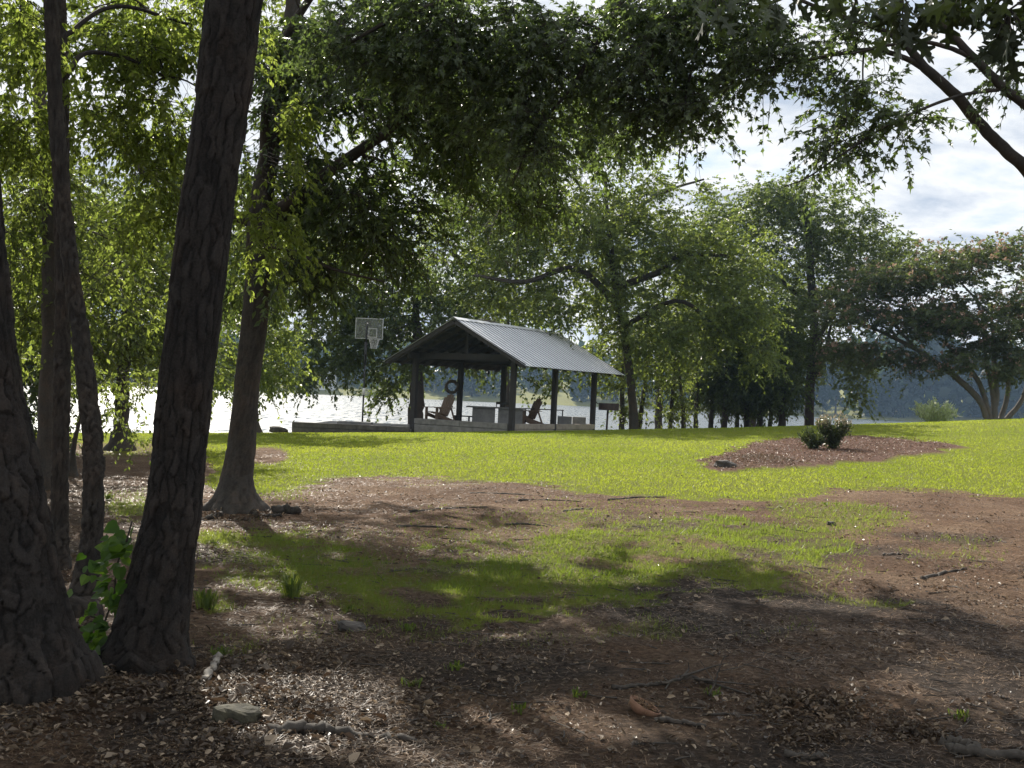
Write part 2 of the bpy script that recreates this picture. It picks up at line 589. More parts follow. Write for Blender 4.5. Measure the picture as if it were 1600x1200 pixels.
def clear_board():
    m, nt = newmat('clear_acrylic')
    L = nt.links.new
    out = N(nt, 'ShaderNodeOutputMaterial')
    g = N(nt, 'ShaderNodeBsdfPrincipled', {'Roughness': 0.25, 'Base Color': (0.5, 0.52, 0.5, 1)})
    t = N(nt, 'ShaderNodeBsdfTransparent')
    mx = N(nt, 'ShaderNodeMixShader', {0: 0.13})
    L(t.outputs[0], mx.inputs[1]); L(g.outputs[0], mx.inputs[2])
    L(mx.outputs[0], out.inputs[0])
    return m


M['acrylic'] = clear_board()

# ------------------------------------------------------------------ ground cover map
BED = [(1093, 728), (1120, 716), (1142, 706), (1200, 691), (1260, 684), (1330, 683), (1440, 690), (1492, 697),
       (1470, 706), (1400, 717), (1300, 727), (1200, 735), (1130, 739)]
LAWN_EDGE_X = [-400, 100, 320, 335, 395, 470, 540, 700, 900, 960, 1100, 1200, 1300, 1380, 1430, 1600, 2000]
LAWN_EDGE_Y = [690, 690, 692, 776, 778, 760, 749, 752, 762, 772, 778, 782, 770, 764, 768, 778, 785]
PATCH = [(306, 838), (420, 832), (560, 852), (640, 868), (800, 858), (830, 843), (920, 824), (1040, 814), (1180, 814),
         (1230, 826), (1300, 850), (1330, 872), (1260, 900), (1230, 925), (1080, 930), (960, 952), (700, 985), (620, 975),
         (520, 962), (440, 945), (430, 895), (320, 890)]
BLOBS = [  # centre px, radii px, grass amount
    (1330, 815, 110, 28, 0.55), (1340, 940, 60, 16, 0.5), (1000, 985, 110, 28, 0.35), (330, 945, 40, 18, 0.6),
    (210, 790, 60, 22, 0.6), (190, 700, 70, 20, 0.45), (1480, 860, 90, 20, 0.3), (900, 808, 50, 8, 0.5), (640, 990, 60, 25, 0.3), (560, 980, 200, 30, 0.22), (800, 1010, 120, 24, 0.18), (900, 840, 320, 60, 0.3), (480, 870, 200, 60, 0.35), (1250, 880, 120, 60, 0.3),
    (350, 1020, 60, 20, 0.35), (1220, 1000, 90, 18, 0.15), (700, 800, 80, 8, 0.12), (420, 770, 60, 10, 0.4),
    (1250, 800, 60, 18, 0.5), (240, 850, 70, 14, 0.35), (520, 1000, 160, 16, 0.2)]


def cover(x, y):
    """grass, mulch, litter amounts at ground points"""
    z = gsmooth(x, y)
    ys = np.maximum(y, 3.0)
    px, py = to_px(x, ys, z)
    w = fbm(x * 1.3, y * 1.3, 21, 4) - 0.5
    w2 = fbm(x * 4.0, y * 4.0, 31, 3) - 0.5
    depth = np.clip((py - 600) / 300.0, 0.15, 2.0)
    qx = px + w * 90 * depth + w2 * 40 * depth
    qy = py + (w2 * 60 + (vnoise(x * 0.9, y * 0.9, 5) - 0.5) * 40) * depth * 0.7
    edge = np.interp(qx, LAWN_EDGE_X, LAWN_EDGE_Y)
    lawn = sstep(9, -9, qy - edge)
    bed = inpoly(px + w2 * 42, py + w * 10 + w2 * 6, BED).astype(float)
    g = lawn * (1 - bed)
    g = np.maximum(g, inpoly(qx + w * 60, qy + w2 * 30, PATCH) * (0.62 + 1.5 * w2 + 1.5 * w))
    for cx, cy, rx, ry, a in BLOBS:
        r2 = ((qx - cx) / rx) ** 2 + ((qy - cy) / ry) ** 2
        g = np.maximum(g, a * np.clip(1.3 - r2, 0, 1))
    patch = ((px - 415) / 36) ** 2 + ((py - 712) / 14) ** 2        # bare patch by the left trunk
    g = g * np.clip(patch - 0.5, 0, 1)
    g = np.where(y > 39 + 0.25 * np.clip(x + 3, 0, 24) + 6, g * 0.25, g)
    g = np.where(y > 200, np.where(y < 414, 0.15, 0.5), g)
    g = np.where(y < 3.2, 0.0, g)
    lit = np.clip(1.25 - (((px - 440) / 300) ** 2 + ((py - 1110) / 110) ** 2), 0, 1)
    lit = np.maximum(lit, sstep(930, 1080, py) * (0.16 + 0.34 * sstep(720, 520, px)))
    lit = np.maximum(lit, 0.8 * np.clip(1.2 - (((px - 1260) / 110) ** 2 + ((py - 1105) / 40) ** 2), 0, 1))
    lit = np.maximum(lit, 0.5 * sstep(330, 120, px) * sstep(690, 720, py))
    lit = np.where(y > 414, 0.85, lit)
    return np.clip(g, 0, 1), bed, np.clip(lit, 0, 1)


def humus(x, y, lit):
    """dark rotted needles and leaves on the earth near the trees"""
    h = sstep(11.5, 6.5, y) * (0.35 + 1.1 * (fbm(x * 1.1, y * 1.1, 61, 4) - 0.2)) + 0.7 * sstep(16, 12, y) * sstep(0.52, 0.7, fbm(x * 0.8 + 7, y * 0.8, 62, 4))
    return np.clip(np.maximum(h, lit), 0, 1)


def build_ground():
    def axis(fine_lo, fine_hi, step, lo, hi, grow):
        a = list(np.arange(fine_lo, fine_hi, step))
        s = step; v = a[-1]
        while v < hi:
            s *= grow; v += s; a.append(min(v, hi))
        s = step; v = a[0]; b = []
        while v > lo:
            s *= grow; v -= s; b.append(max(v, lo))
        return np.array(b[::-1] + a)
    xs = axis(-4.2, 5.2, 0.075, -900, 900, 1.085)
    ys = axis(4.2, 14.0, 0.07, -500, 1000, 1.05)
    X, Y = np.meshgrid(xs, ys)
    g, bed, lit = cover(X, Y)
    Z = gz(X, Y) + 0.05 * bed * (0.6 + 0.8 * fbm(X * 2.5, Y * 2.5, 88, 2))
    V = np.stack([X, Y, Z], -1).reshape(-1, 3)
    nx, ny = len(xs), len(ys)
    i = (np.arange(ny - 1)[:, None] * nx + np.arange(nx - 1)[None, :]).ravel()
    Fq = np.stack([i, i + 1, i + nx + 1, i + nx], -1)
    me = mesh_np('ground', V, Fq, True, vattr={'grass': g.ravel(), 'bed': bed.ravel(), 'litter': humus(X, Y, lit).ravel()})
    m, nt = newmat('earth_and_turf')
    L = nt.links.new
    out = N(nt, 'ShaderNodeOutputMaterial')
    b = N(nt, 'ShaderNodeBsdfPrincipled', {'Roughness': 0.95, 'Specular IOR Level': 0.15})
    geo = N(nt, 'ShaderNodeNewGeometry')
    n1 = N(nt, 'ShaderNodeTexNoise', {'Scale': 1.1, 'Detail': 8, 'Roughness': 0.65})
    n2 = N(nt, 'ShaderNodeTexNoise', {'Scale': 26.0, 'Detail': 8, 'Roughness': 0.75})
    n3 = N(nt, 'ShaderNodeTexNoise', {'Scale': 120.0, 'Detail': 4, 'Roughness': 0.7})
    for n in (n1, n2, n3):
        L(geo.outputs['Position'], n.inputs['Vector'])
    soil_a = ramp(nt, n1.outputs['Fac'], [(0.3, (0.19, 0.11, 0.068)), (0.5, (0.33, 0.212, 0.14)), (0.7, (0.50, 0.36, 0.25))])
    fine = ramp(nt, n2.outputs['Fac'], [(0.3, (0.2, 0.18, 0.165)), (0.5, (0.8, 0.78, 0.75)), (0.7, (1.45, 1.4, 1.33))])
    soil = N(nt, 'ShaderNodeMixRGB', {0: 1.0}, blend_type='MULTIPLY')
    L(soil_a, soil.inputs[1]); L(fine, soil.inputs[2])
    spk = ramp(nt, n3.outputs['Fac'], [(0.35, (0.6, 0.56, 0.52)), (0.6, (1.1, 1.08, 1.05))])
    soil2 = N(nt, 'ShaderNodeMixRGB', {0: 1.0}, blend_type='MULTIPLY')
    L(soil.outputs[0], soil2.inputs[1]); L(spk, soil2.inputs[2])
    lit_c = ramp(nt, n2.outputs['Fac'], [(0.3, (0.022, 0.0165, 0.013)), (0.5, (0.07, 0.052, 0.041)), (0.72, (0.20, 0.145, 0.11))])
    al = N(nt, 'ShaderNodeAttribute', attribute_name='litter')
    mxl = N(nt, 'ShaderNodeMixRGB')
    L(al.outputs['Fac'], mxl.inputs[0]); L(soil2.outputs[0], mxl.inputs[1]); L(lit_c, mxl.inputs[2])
    mul_c = ramp(nt, n2.outputs['Fac'], [(0.3, (0.05, 0.026, 0.019)), (0.5, (0.17, 0.09, 0.063)), (0.7, (0.36, 0.22, 0.165))])
    ab = N(nt, 'ShaderNodeAttribute', attribute_name='bed')
    mxb = N(nt, 'ShaderNodeMixRGB')
    L(ab.outputs['Fac'], mxb.inputs[0]); L(mxl.outputs[0], mxb.inputs[1]); L(mul_c, mxb.inputs[2])
    gr_c = ramp(nt, n2.outputs['Fac'], [(0.3, (0.17, 0.20, 0.02)), (0.7, (0.26, 0.285, 0.035))])
    ag = N(nt, 'ShaderNodeAttribute', attribute_name='grass')
    sm = N(nt, 'ShaderNodeMapRange', {1: 0.25, 2: 0.75})
    L(ag.outputs['Fac'], sm.inputs[0])
    mxg = N(nt, 'ShaderNodeMixRGB')
    L(sm.outputs[0], mxg.inputs[0]); L(mxb.outputs[0], mxg.inputs[1]); L(gr_c, mxg.inputs[2])
    L(mxg.outputs[0], b.inputs['Base Color'])
    ad = N(nt, 'ShaderNodeMath', operation='ADD')
    L(n2.outputs['Fac'], ad.inputs[0]); L(n3.outputs['Fac'], ad.inputs[1])
    bp = N(nt, 'ShaderNodeBump', {'Strength': 1.0, 'Distance': 0.07})
    L(ad.outputs[0], bp.inputs['Height'])
    L(bp.outputs[0], b.inputs['Normal'])
    L(b.outputs[0], out.inputs[0])
    link('ground', me, m, kind='structure')


build_ground()


# ------------------------------------------------------------------ lake
def build_lake():
    xs = np.linspace(-420, 420, 60); ys = np.geomspace(41, 470, 60)
    X, Y = np.meshgrid(xs, ys)
    V = np.stack([X, Y, np.full_like(X, LAKE_Z)], -1).reshape(-1, 3)
    i = (np.arange(59)[:, None] * 60 + np.arange(59)[None, :]).ravel()
    me = mesh_np('lake', V, np.stack([i, i + 1, i + 61, i + 60], -1), True)
    m, nt = newmat('lake_water')
    L = nt.links.new
    out = N(nt, 'ShaderNodeOutputMaterial')
    b = N(nt, 'ShaderNodeBsdfPrincipled', {'Base Color': (0.03, 0.045, 0.05, 1), 'Roughness': 0.5, 'IOR': 1.33})
    geo = N(nt, 'ShaderNodeNewGeometry')
    mp = N(nt, 'ShaderNodeMapping', {'Scale': (1.0, 0.13, 1.0)})
    L(geo.outputs['Position'], mp.inputs[0])
    n1 = N(nt, 'ShaderNodeTexNoise', {'Scale': 1.6, 'Detail': 3, 'Roughness': 0.6})
    L(mp.outputs[0], n1.inputs['Vector'])
    n2 = N(nt, 'ShaderNodeTexNoise', {'Scale': 0.55, 'Detail': 4, 'Roughness': 0.65, 'Distortion': 0.6})
    L(mp.outputs[0], n2.inputs['Vector'])
    # wavelets: calm slicks stay smooth, ruffled water scatters the sun
    rr = N(nt, 'ShaderNodeMapRange', {1: 0.50, 2: 0.60, 3: 0.45, 4: 0.16})
    L(n1.outputs['Fac'], rr.inputs[0])
    L(rr.outputs[0], b.inputs['Roughness'])
    hs = N(nt, 'ShaderNodeMath', operation='ADD')
    L(n1.outputs['Fac'], hs.inputs[0]); L(n2.outputs['Fac'], hs.inputs[1])
    bp = N(nt, 'ShaderNodeBump', {'Strength': 1.0, 'Distance': 0.06})
    L(hs.outputs[0], bp.inputs['Height'])
    L(bp.outputs[0], b.inputs['Normal'])
    L(b.outputs[0], out.inputs[0])
    link('lake', me, m, kind='structure')


build_lake()

# ------------------------------------------------------------------ sunlit openings on the ground (leaves are carved away so sun falls here)
OPEN = [(1080, 845, 230, 38, 0.72), (860, 890, 190, 26, 0.55), (465, 1120, 200, 66, 1.15), (930, 1118, 130, 30, 1.0), (930, 1120, 150, 34, 1.1), (1060, 1140, 110, 20, 1.0), (1240, 1148, 70, 18, 0.8), (800, 990, 40, 8, 0.9),
        (900, 848, 70, 26, 1.0), (950, 905, 80, 14, 0.9), (1130, 838, 130, 24, 0.9), (1150, 890, 80, 12, 0.7),
        (1400, 860, 220, 55, 0.5), (1350, 950, 160, 28, 0.42), (1180, 950, 120, 16, 0.6),
        (700, 930, 30, 8, 0.8), (520, 870, 26, 6, 0.8), (360, 915, 60, 12, 0.7), (230, 830, 90, 18, 0.8), (1000, 1185, 60, 10, 0.8),
        (560, 770, 180, 18, 1.0), (1100, 775, 600, 26, 1.0), (1000, 800, 300, 18, 0.8), (820, 745, 900, 26, 1.0), (220, 770, 90, 14, 0.6),
        (640, 1185, 60, 10, 0.5), (1480, 1110, 60, 12, 0.5), (1590, 1040, 70, 16, 0.5)]
_open_w = []
for cx, cy, rx, ry, a in OPEN:
    c = gp(cx, cy); e = gp(cx + rx, cy); f1 = gp(cx, cy - ry); f2 = gp(cx, min(cy + ry, 1230))
    _open_w.append((c[0], 0.5 * (f1[1] + f2[1]), max(0.12, abs(e[0] - c[0])), max(0.12, 0.5 * abs(f1[1] - f2[1])), a))


def openness(P):
    """share of leaves to carve away at P so sun reaches the mapped patches"""
    k = (P[:, 2] - gsmooth(P[:, 0], P[:, 1])) / SUN[2]
    qx = P[:, 0] - SUN[0] * k
    qy = P[:, 1] - SUN[1] * k
    k = (P[:, 2] - gsmooth(qx, qy)) / SUN[2]
    qx = P[:, 0] - SUN[0] * k
    qy = P[:, 1] - SUN[1] * k
    jx = qx + (vnoise(qx * 1.7, qy * 1.7, 71) - 0.5) * 0.35
    jy = qy + (vnoise(qx * 1.7, qy * 1.7, 72) - 0.5) * 0.5
    o = np.zeros(len(P))
    for cx, cy, rx, ry, a in _open_w:
        r2 = ((jx - cx) / rx) ** 2 + ((jy - cy) / ry) ** 2
        dap = np.clip((fbm(qx * 2.2, qy * 2.2, 77, 2) - 0.5) * 6 + 0.5 + (a - 0.5) * 2.4, 0, 1)
        o = np.maximum(o, sstep(1.25, 0.75, r2) * dap)
    o = np.maximum(o, 0.9 * sstep(5.6, 6.6, P[:, 2]) * sstep(0.58, 0.66, fbm(qx * 1.5 + 3, qy * 1.1, 79, 3)))
    o = np.maximum(o, sstep(14.5, 17.0, qy))
    return o


# ------------------------------------------------------------------ trees
LEAF = {
    'diamond': ([(0, 0, 0), (.45, .5, .07), (1, 0, -.06), (.45, -.5, .07)], [(0, 1, 2), (0, 2, 3)]),
    'ovate': ([(0, 0, 0), (.22, .42, .06), (.6, .44, .05), (1, 0, -.10), (.6, -.44, .05), (.22, -.42, .06)],
              [(0, 1, 2), (0, 2, 3), (0, 3, 4), (0, 4, 5)]),
    'lobed': ([(0, 0, 0), (.42, .62, .06), (.52, .16, .0), (1, 0, -.10), (.52, -.16, 0), (.42, -.62, .06)],
              [(0, 1, 2), (0, 2, 3), (0, 3, 4), (0, 4, 5)]),
    'curl': ([(0, 0, .05), (.3, .5, .28), (.75, .42, .2), (1, 0, .12), (.7, -.45, .3), (.3, -.5, .16)],
             [(0, 1, 2), (0, 2, 3), (0, 3, 4), (0, 4, 5)]),
}


def unit(v):
    return v / (np.linalg.norm(v, axis=-1, keepdims=True) + 1e-9)


def leaf_arrays(P, A, Nn, Ln, W, shape):
    tv, tf = LEAF[shape]
    tv = np.array(tv); tf = np.array(tf)
    A = unit(A)
    B = unit(np.cross(Nn, A))
    C = np.cross(A, B)
    Ln = np.broadcast_to(Ln, (len(P),)); W = np.broadcast_to(W, (len(P),))
    V = (P[:, None, :] + A[:, None, :] * (tv[None, :, 0:1] * Ln[:, None, None])
         + B[:, None, :] * (tv[None, :, 1:2] * W[:, None, None]) + C[:, None, :] * (tv[None, :, 2:3] * Ln[:, None, None]))
    k = len(tv)
    Fc = (np.arange(len(P))[:, None, None] * k + tf[None]).reshape(-1, 3)
    return V.reshape(-1, 3), Fc, len(tf)


def bark_trunk(pts, rads, nu, step, depth, cell, seed):
    """trunk with raised bark plates: cell = (around, up) metres"""
    pts = np.asarray(pts, float)
    L = np.sum(np.linalg.norm(np.diff(pts, axis=0), axis=1))
    n = max(8, int(L / step))
    S = spline(np.column_stack([pts, rads]), n)
    P, Rr = S[:, :3], S[:, 3]
    T, A, B = frames(P)
    th = np.arange(nu) * 2 * PI / nu
    rm = float(np.median(Rr))
    cu = max(6, int(round(2 * PI * rm / cell[0])))
    U = np.broadcast_to(th / (2 * PI) * cu, (n, nu))
    Lc = np.concatenate([[0], np.cumsum(np.linalg.norm(np.diff(P, axis=0), axis=1))])
    Vv = np.broadcast_to((Lc / cell[1])[:, None], (n, nu))
    ub = U + (vnoise(U * 0.6, Vv * 1.3, seed + 5) - 0.5) * 0.9 + (vnoise(U * 2.0, Vv * 3.0, seed + 15) - 0.5) * 0.2
    vb = Vv + (vnoise(U * 1.2 + 9, Vv * 1.1, seed + 6) - 0.5) * 0.5 + (vnoise(U * 4.2, Vv * 4.0, seed + 16) - 0.5) * 0.22
    iu = np.floor(ub); iv = np.floor(vb)
    f1 = np.full(U.shape, 9.0); f2 = np.full(U.shape, 9.0); cid = np.zeros(U.shape)
    x1 = np.zeros(U.shape); y1 = np.zeros(U.shape); x2 = np.zeros(U.shape); y2 = np.zeros(U.shape)
    for du in (-1, 0, 1):
        for dv in (-1, 0, 1):
            cu_i = np.mod(iu + du, cu); cv_i = iv + dv
            ox = iu + du + 0.1 + 0.8 * _hash(cu_i, cv_i, seed)
            oy = iv + dv + 0.05 + 0.9 * _hash(cu_i, cv_i, seed + 1)
            d = np.hypot(ub - ox, vb - oy)
            idv = _hash(cu_i, cv_i, seed + 2)
            closer = d < f1
            second = (~closer) & (d < f2)
            x2 = np.where(closer, x1, np.where(second, ox, x2)); y2 = np.where(closer, y1, np.where(second, oy, y2))
            f2 = np.where(closer, f1, np.minimum(f2, d))
            cid = np.where(closer, idv, cid)
            x1 = np.where(closer, ox, x1); y1 = np.where(closer, oy, y1)
            f1 = np.where(closer, d, f1)
    ax_ = np.abs(x2 - x1); ay_ = np.abs(y2 - y1)
    vert = ax_ / (ax_ + ay_ + 1e-6)                      # 1 = the joint runs up the trunk
    wid = (0.05 + 0.22 * vert) * (0.35 + 1.3 * fbm(U * 0.7, Vv * 1.1, seed + 21, 3))
    deep = np.clip(0.30 + 0.9 * vert, 0, 1) * sstep(0.2, 0.4, fbm(U * 0.9 + 5, Vv * 0.8, seed + 22, 3) + 0.35 * vert)
    edge = 1 - deep * (1 - sstep(0.0, 1.0, (f2 - f1) / wid))
    tilt = (f1 * (cid - 0.5)) * 0.3
    fl = fbm(U * 2.6, Vv * 5.5, seed + 8, 3) * 4
    flake = (np.floor(fl) + sstep(0.6, 1.0, fl - np.floor(fl))) / 4
    H = edge * (0.45 + 0.65 * cid + tilt) + 0.42 * (flake - 0.5) + 0.2 * (fbm(U * 6, Vv * 14, seed + 9, 3) - 0.5)
    rad = Rr[:, None] + depth * (H - 0.6) * (Rr[:, None] / rm) ** 0.5
    hh = (P[:, 2] - P[0, 2] - 0.25)[:, None]
    lob = 0.10 * np.cos(3 * th[None] + seed) + 0.09 * np.cos(5 * th[None] + 2.1 * seed) + 0.05 * np.cos(9 * th[None] + seed)
    rad = rad * (1 + 0.8 * lob * np.exp(-np.clip(hh, -.2, None) / 0.16))
    X = P[:, None, :] + rad[..., None] * (A[:, None, :] * np.cos(th)[None, :, None] + B[:, None, :] * np.sin(th)[None, :, None])
    i = np.arange(n - 1)[:, None] * nu
    j = np.arange(nu)[None, :]
    j2 = (j + 1) % nu
    Fq = np.stack([i + j, i + j2, i + nu + j2, i + nu + j], -1).reshape(-1, 4)
    return X.reshape(-1, 3), Fq, (edge * (0.35 + 0.65 * cid)).ravel()


def flare(pts, rads, amt=1.5, h=0.6):
    """widen the foot of a trunk"""
    z0 = pts[0][2]
    out = []
    for p, r in zip(pts, rads):
        out.append(r * (1 + amt * math.exp(-(p[2] - z0) / h * 3)))
    return out


def E(px, py, d, rx, ry, rd, n):
    """crown mass: centre and size as seen, depth radius rd metres, n clumps"""
    return (at(px, py, d), np.array([rx / F * d, rd, ry / F * d]), n)


def tree(name, label, cat='tree', group=None, trunk=None, rads=None, limbs=(), clusters=(), clump=0.6, ntw=7, lpt=18,
         leaf=(0.09, 0.045), shape='diamond', lm=None, bm=None, droop=0.25, seed=1, carve=False, bark=None, flat=0.7,
         tip_r=0.006, up=0.25, sides=9, blossom=0.0, zmin=None, high=None, foot=1.2, thin=1.0):
    rg = np.random.default_rng(seed)
    trunk = [np.asarray(p, float) for p in trunk]
    base = trunk[0].copy()
    root = thing(name, label, cat, base, 0, group)
    rads = list(rads)
    if foot:
        # denser sampling near the foot so that the flare shows
        S = spline(np.column_stack([trunk, rads]), 40)
        tp = [s[:3] for s in S]; tr = flare([s[:3] for s in S], [s[3] for s in S], foot, 0.6 if rads[0] > .1 else .4)
    else:
        S = spline(np.column_stack([trunk, rads]), 14)
        tp = [s[:3] for s in S]; tr = [s[3] for s in S]
    # carry the foot into the ground
    t0 = tp[0] - np.array([0, 0, 0.25])
    tp2 = [t0] + tp; tr2 = [tr[0] * 1.05] + tr
    if bark:
        nu, step, depth, cell = bark
        V, Fq, pl = bark_trunk(tp2, tr2, nu, step, depth, cell, seed * 7 + 3)
        me = mesh_np('trunk', V - base, Fq, True, vattr={'plate': pl})
    else:
        S = spline(np.column_stack([tp2, tr2]), 30)
        S[:, :2] += (rg.random((30, 2)) - 0.5) * rads[0] * 0.25
        V, Fq, _ = tube_np(S[:, :3], S[:, 3] * (1 + 0.1 * (rg.random(30) - .5)), sides)
        me = mesh_np('trunk', V - base, Fq, True, vattr={'plate': np.full(len(V), 0.5)})
    link('trunk', me, bm, root)
    # skeleton
    P = []; par = []; fix = []
    for i, (p, r) in enumerate(zip(tp, tr)):
        P.append(p); par.append(i - 1); fix.append(r)
    ntr = len(P)
    paths = []
    for lb in limbs:
        A = np.asarray([list(q[0]) + [q[1]] for q in lb], float)
        S = spline(A, max(6, 4 * len(A)))
        D = [np.linalg.norm(q - S[0, :3]) for q in P]
        pi = int(np.argmin(D))
        pth = [pi]
        first = True
        for s in S:
            if first and D[pi] < 0.02:
                first = False
                continue
            first = False
            P.append(s[:3] + (rg.random(3) - .5) * s[3] * 0.22); par.append(pth[-1]); fix.append(s[3]); pth.append(len(P) - 1)
        paths.append(pth)
    C = []
    for c, r, n in clusters:
        q = unit(rg.normal(size=(n, 3))) * (rg.random((n, 1)) ** 0.42) * r + c
        C.append(q)
    C = np.concatenate(C) if C else np.zeros((0, 3))
    if high is not None:
        C = C[np.argsort(C[:, 2] > high, kind='stable')]
    if zmin is not None:
        C = C[C[:, 2] > zmin]
    if len(C):
        start_ok = max(1, int(ntr * 0.45)) if limbs or ntr else 0
        ref = P[-1] if not limbs else P[ntr - 1]
        order = np.argsort(np.linalg.norm(C - ref, axis=1))
        for ci in order:
            c = C[ci]
            Pa = np.asarray(P)
            d = np.linalg.norm(Pa - c, axis=1) + 0.5 * np.maximum(0, Pa[:, 2] - c[2])
            d[:start_ok] += 2.5
            pi = int(np.argmin(d))
            a = Pa[pi]
            L = np.linalg.norm(c - a)
            m = max(2, min(6, int(L / 0.5) + 1))
            t = np.linspace(0, 1, m + 1)[1:, None]
            mid = (a * (1 - t) + c * t) + np.array([0, 0, 1.0]) * up * L * (t * (1 - t))
            mid[:-1] += (rg.random((m - 1, 3)) - 0.5) * 0.14 * L
            pth = [pi]
            for q in mid:
                P.append(q); par.append(pth[-1]); fix.append(0); pth.append(len(P) - 1)
            paths.append(pth)
    P = np.asarray(P); fix = np.asarray(fix)
    cnt = np.zeros(len(P))
    kids = np.zeros(len(P), int)
    for i in range(len(P)):
        if par[i] >= 0:
            kids[par[i]] += 1
    cnt[kids == 0] = 1
    for i in range(len(P) - 1, 0, -1):
        cnt[par[i]] += cnt[i]
    Rr = np.where(fix > 0, fix, tip_r * np.maximum(cnt, 1) ** 0.5)
    for i in range(ntr, len(P)):
        Rr[i] = min(Rr[i], Rr[par[i]] * (1.0 if fix[i] > 0 else 0.85))
    VV = []; FF = []; nv = 0
    for pth in paths:
        if len(pth) < 2:
            continue
        r = Rr[pth].copy()
        r[0] = min(r[0], r[1] * 1.25)
        k = 8 if r[1] > 0.06 else (5 if r[1] > 0.02 else 3)
        pp = P[pth]
        if len(pth) >= 3:
            S = spline(np.column_stack([pp, r]), len(pth) * (2 if base[1] < 20 else 1) + 1)
            pp, r = S[:, :3], np.maximum(S[:, 3], tip_r * 0.6)
        V, Fq, _ = tube_np(pp, r, k)
        VV.append(V); FF.append(Fq + nv); nv += len(V)
    # twigs and leaves
    if len(C):
        nc = len(C)
        tc = np.repeat(C, ntw, axis=0)
        out = unit(tc - base - np.array([0, 0, (C[:, 2].mean() - base[2]) * 0.8]))
        d = unit(rg.normal(size=(nc * ntw, 3)) * np.array([1, 1, flat]) + out * 0.45)
        ln = clump * (0.55 + 0.75 * rg.random(nc * ntw))
        st = tc + rg.normal(size=tc.shape) * clump * 0.12
        dr = droop * ln * (0.6 + 0.8 * rg.random(len(ln)))

        def curve(t, s_, d_, l_, r_):
            return s_ + d_ * (l_ * t)[:, None] - np.array([0, 0, 1.0]) * (r_ * t * t)[:, None]
        op = openness(st + d * (0.5 * ln)[:, None]) if carve else None
        if carve:
            keep = rg.random(len(ln)) > op * 0.97
            st, d, ln, dr = st[keep], d[keep], ln[keep], dr[keep]
        nt_ = len(ln)
        if nt_:
            far_ = base[1] > 20
            ts = [0.0, 1.0] if far_ else [0.0, 0.55, 1.0]
            rr = [tip_r, tip_r * 0.35] if far_ else [tip_r, tip_r * 0.7, tip_r * 0.35]
            A = unit(np.cross(d, np.array([0.31, 0.17, 0.93])))
            B = np.cross(d, A)
            rings = []
            for t, r in zip(ts, rr):
                c0 = curve(np.full(nt_, t), st, d, ln, dr)
                rings.append(np.stack([c0 + r * (A * math.cos(a) + B * math.sin(a)) for a in (0, 2.1, 4.2)], 1))
            V = np.stack(rings, 1).reshape(-1, 3)
            b9 = np.arange(nt_)[:, None] * 3 * len(ts)
            Fq = []
            for i in range(0, 3 * (len(ts) - 1), 3):
                for j in range(3):
                    j2 = (j + 1) % 3
                    Fq.append(np.concatenate([b9 + i + j, b9 + i + j2, b9 + i + 3 + j2, b9 + i + 3 + j], 1))
            VV.append(V); FF.append(np.concatenate(Fq) + nv); nv += len(V)
            # leaves
            rep = np.repeat(np.arange(nt_), lpt)
            t = 0.08 + 0.97 * rg.random(len(rep)) ** 0.85
            sd, dd, ll, dq = st[rep], d[rep], ln[rep], dr[rep]
            p = curve(t, sd, dd, ll, dq)
            tang = unit(dd - np.array([0, 0, 2.0]) * (dq / ll * t)[:, None])
            side = unit(np.cross(tang, np.array([0, 0, 1.0])) + 0.2 * rg.normal(size=p.shape)) * np.where(rg.random(len(rep)) < .5, -1, 1)[:, None]
            ax = unit(tang * 0.6 + side * 0.9 + rg.normal(size=p.shape) * 0.35 + np.array([0, 0, -1.0]) * (droop * 1.3))
            nn = unit(np.array([0, 0, 1.0]) + rg.normal(size=p.shape) * 0.75)
            s = 0.65 + 0.6 * rg.random(len(rep))
            if high is not None:                          # upper crown: fewer, larger sprays
                up_ = p[:, 2] > high
                kp = ~up_ | (rg.random(len(p)) < 0.36)
                s = np.where(up_, s * 1.65, s)
                p, ax, nn, s, rep = p[kp], ax[kp], nn[kp], s[kp], rep[kp]
            if carve:
                kp = rg.random(len(rep)) > openness(p) * 0.97
                p, ax, nn, s = p[kp], ax[kp], nn[kp], s[kp]
                rep = rep[kp]
            if thin < 1:
                kp = rg.random(len(p)) < thin
                p, ax, nn, s, rep = p[kp], ax[kp], nn[kp], s[kp], rep[kp]
            V, Ft, k = leaf_arrays(p, ax, nn, leaf[0] * s, leaf[1] * s, shape)
            tint = np.clip(rg.random(len(p)) * 0.6 + (rep * 7919 % 101) / 101.0 * 0.4, 0, 1)
            me = mesh_np('crown', V - base, Ft, True, tint=np.repeat(tint, k))
            link('crown', me, lm, root, kind='stuff')
            if blossom > 0:
                top = np.flatnonzero(rg.random(nt_) < blossom)
                q = curve(np.full(len(top), 0.75), st[top], d[top], ln[top], dr[top]) + np.array([0, 0, 0.10])
                m = 7
                rp = np.repeat(q, m, axis=0) + rg.normal(size=(len(q) * m, 3)) * 0.05
                V, Ft, k = leaf_arrays(rp, unit(rg.normal(size=rp.shape) + np.array([0, 0, 1.2])), unit(rg.normal(size=rp.shape)), 0.12, 0.09, 'diamond')
                me = mesh_np('blossoms', V - base, Ft, True, tint=np.repeat(rg.random(len(rp)), k))
                link('blossoms', me, M['pink'], root, kind='stuff')
    if VV:
        V = np.concatenate(VV)
        me = mesh_np('branches', V - base, np.concatenate(FF), True, vattr={'plate': np.full(len(V), 0.4)})
        link('branches', me, bm, root)
    return root


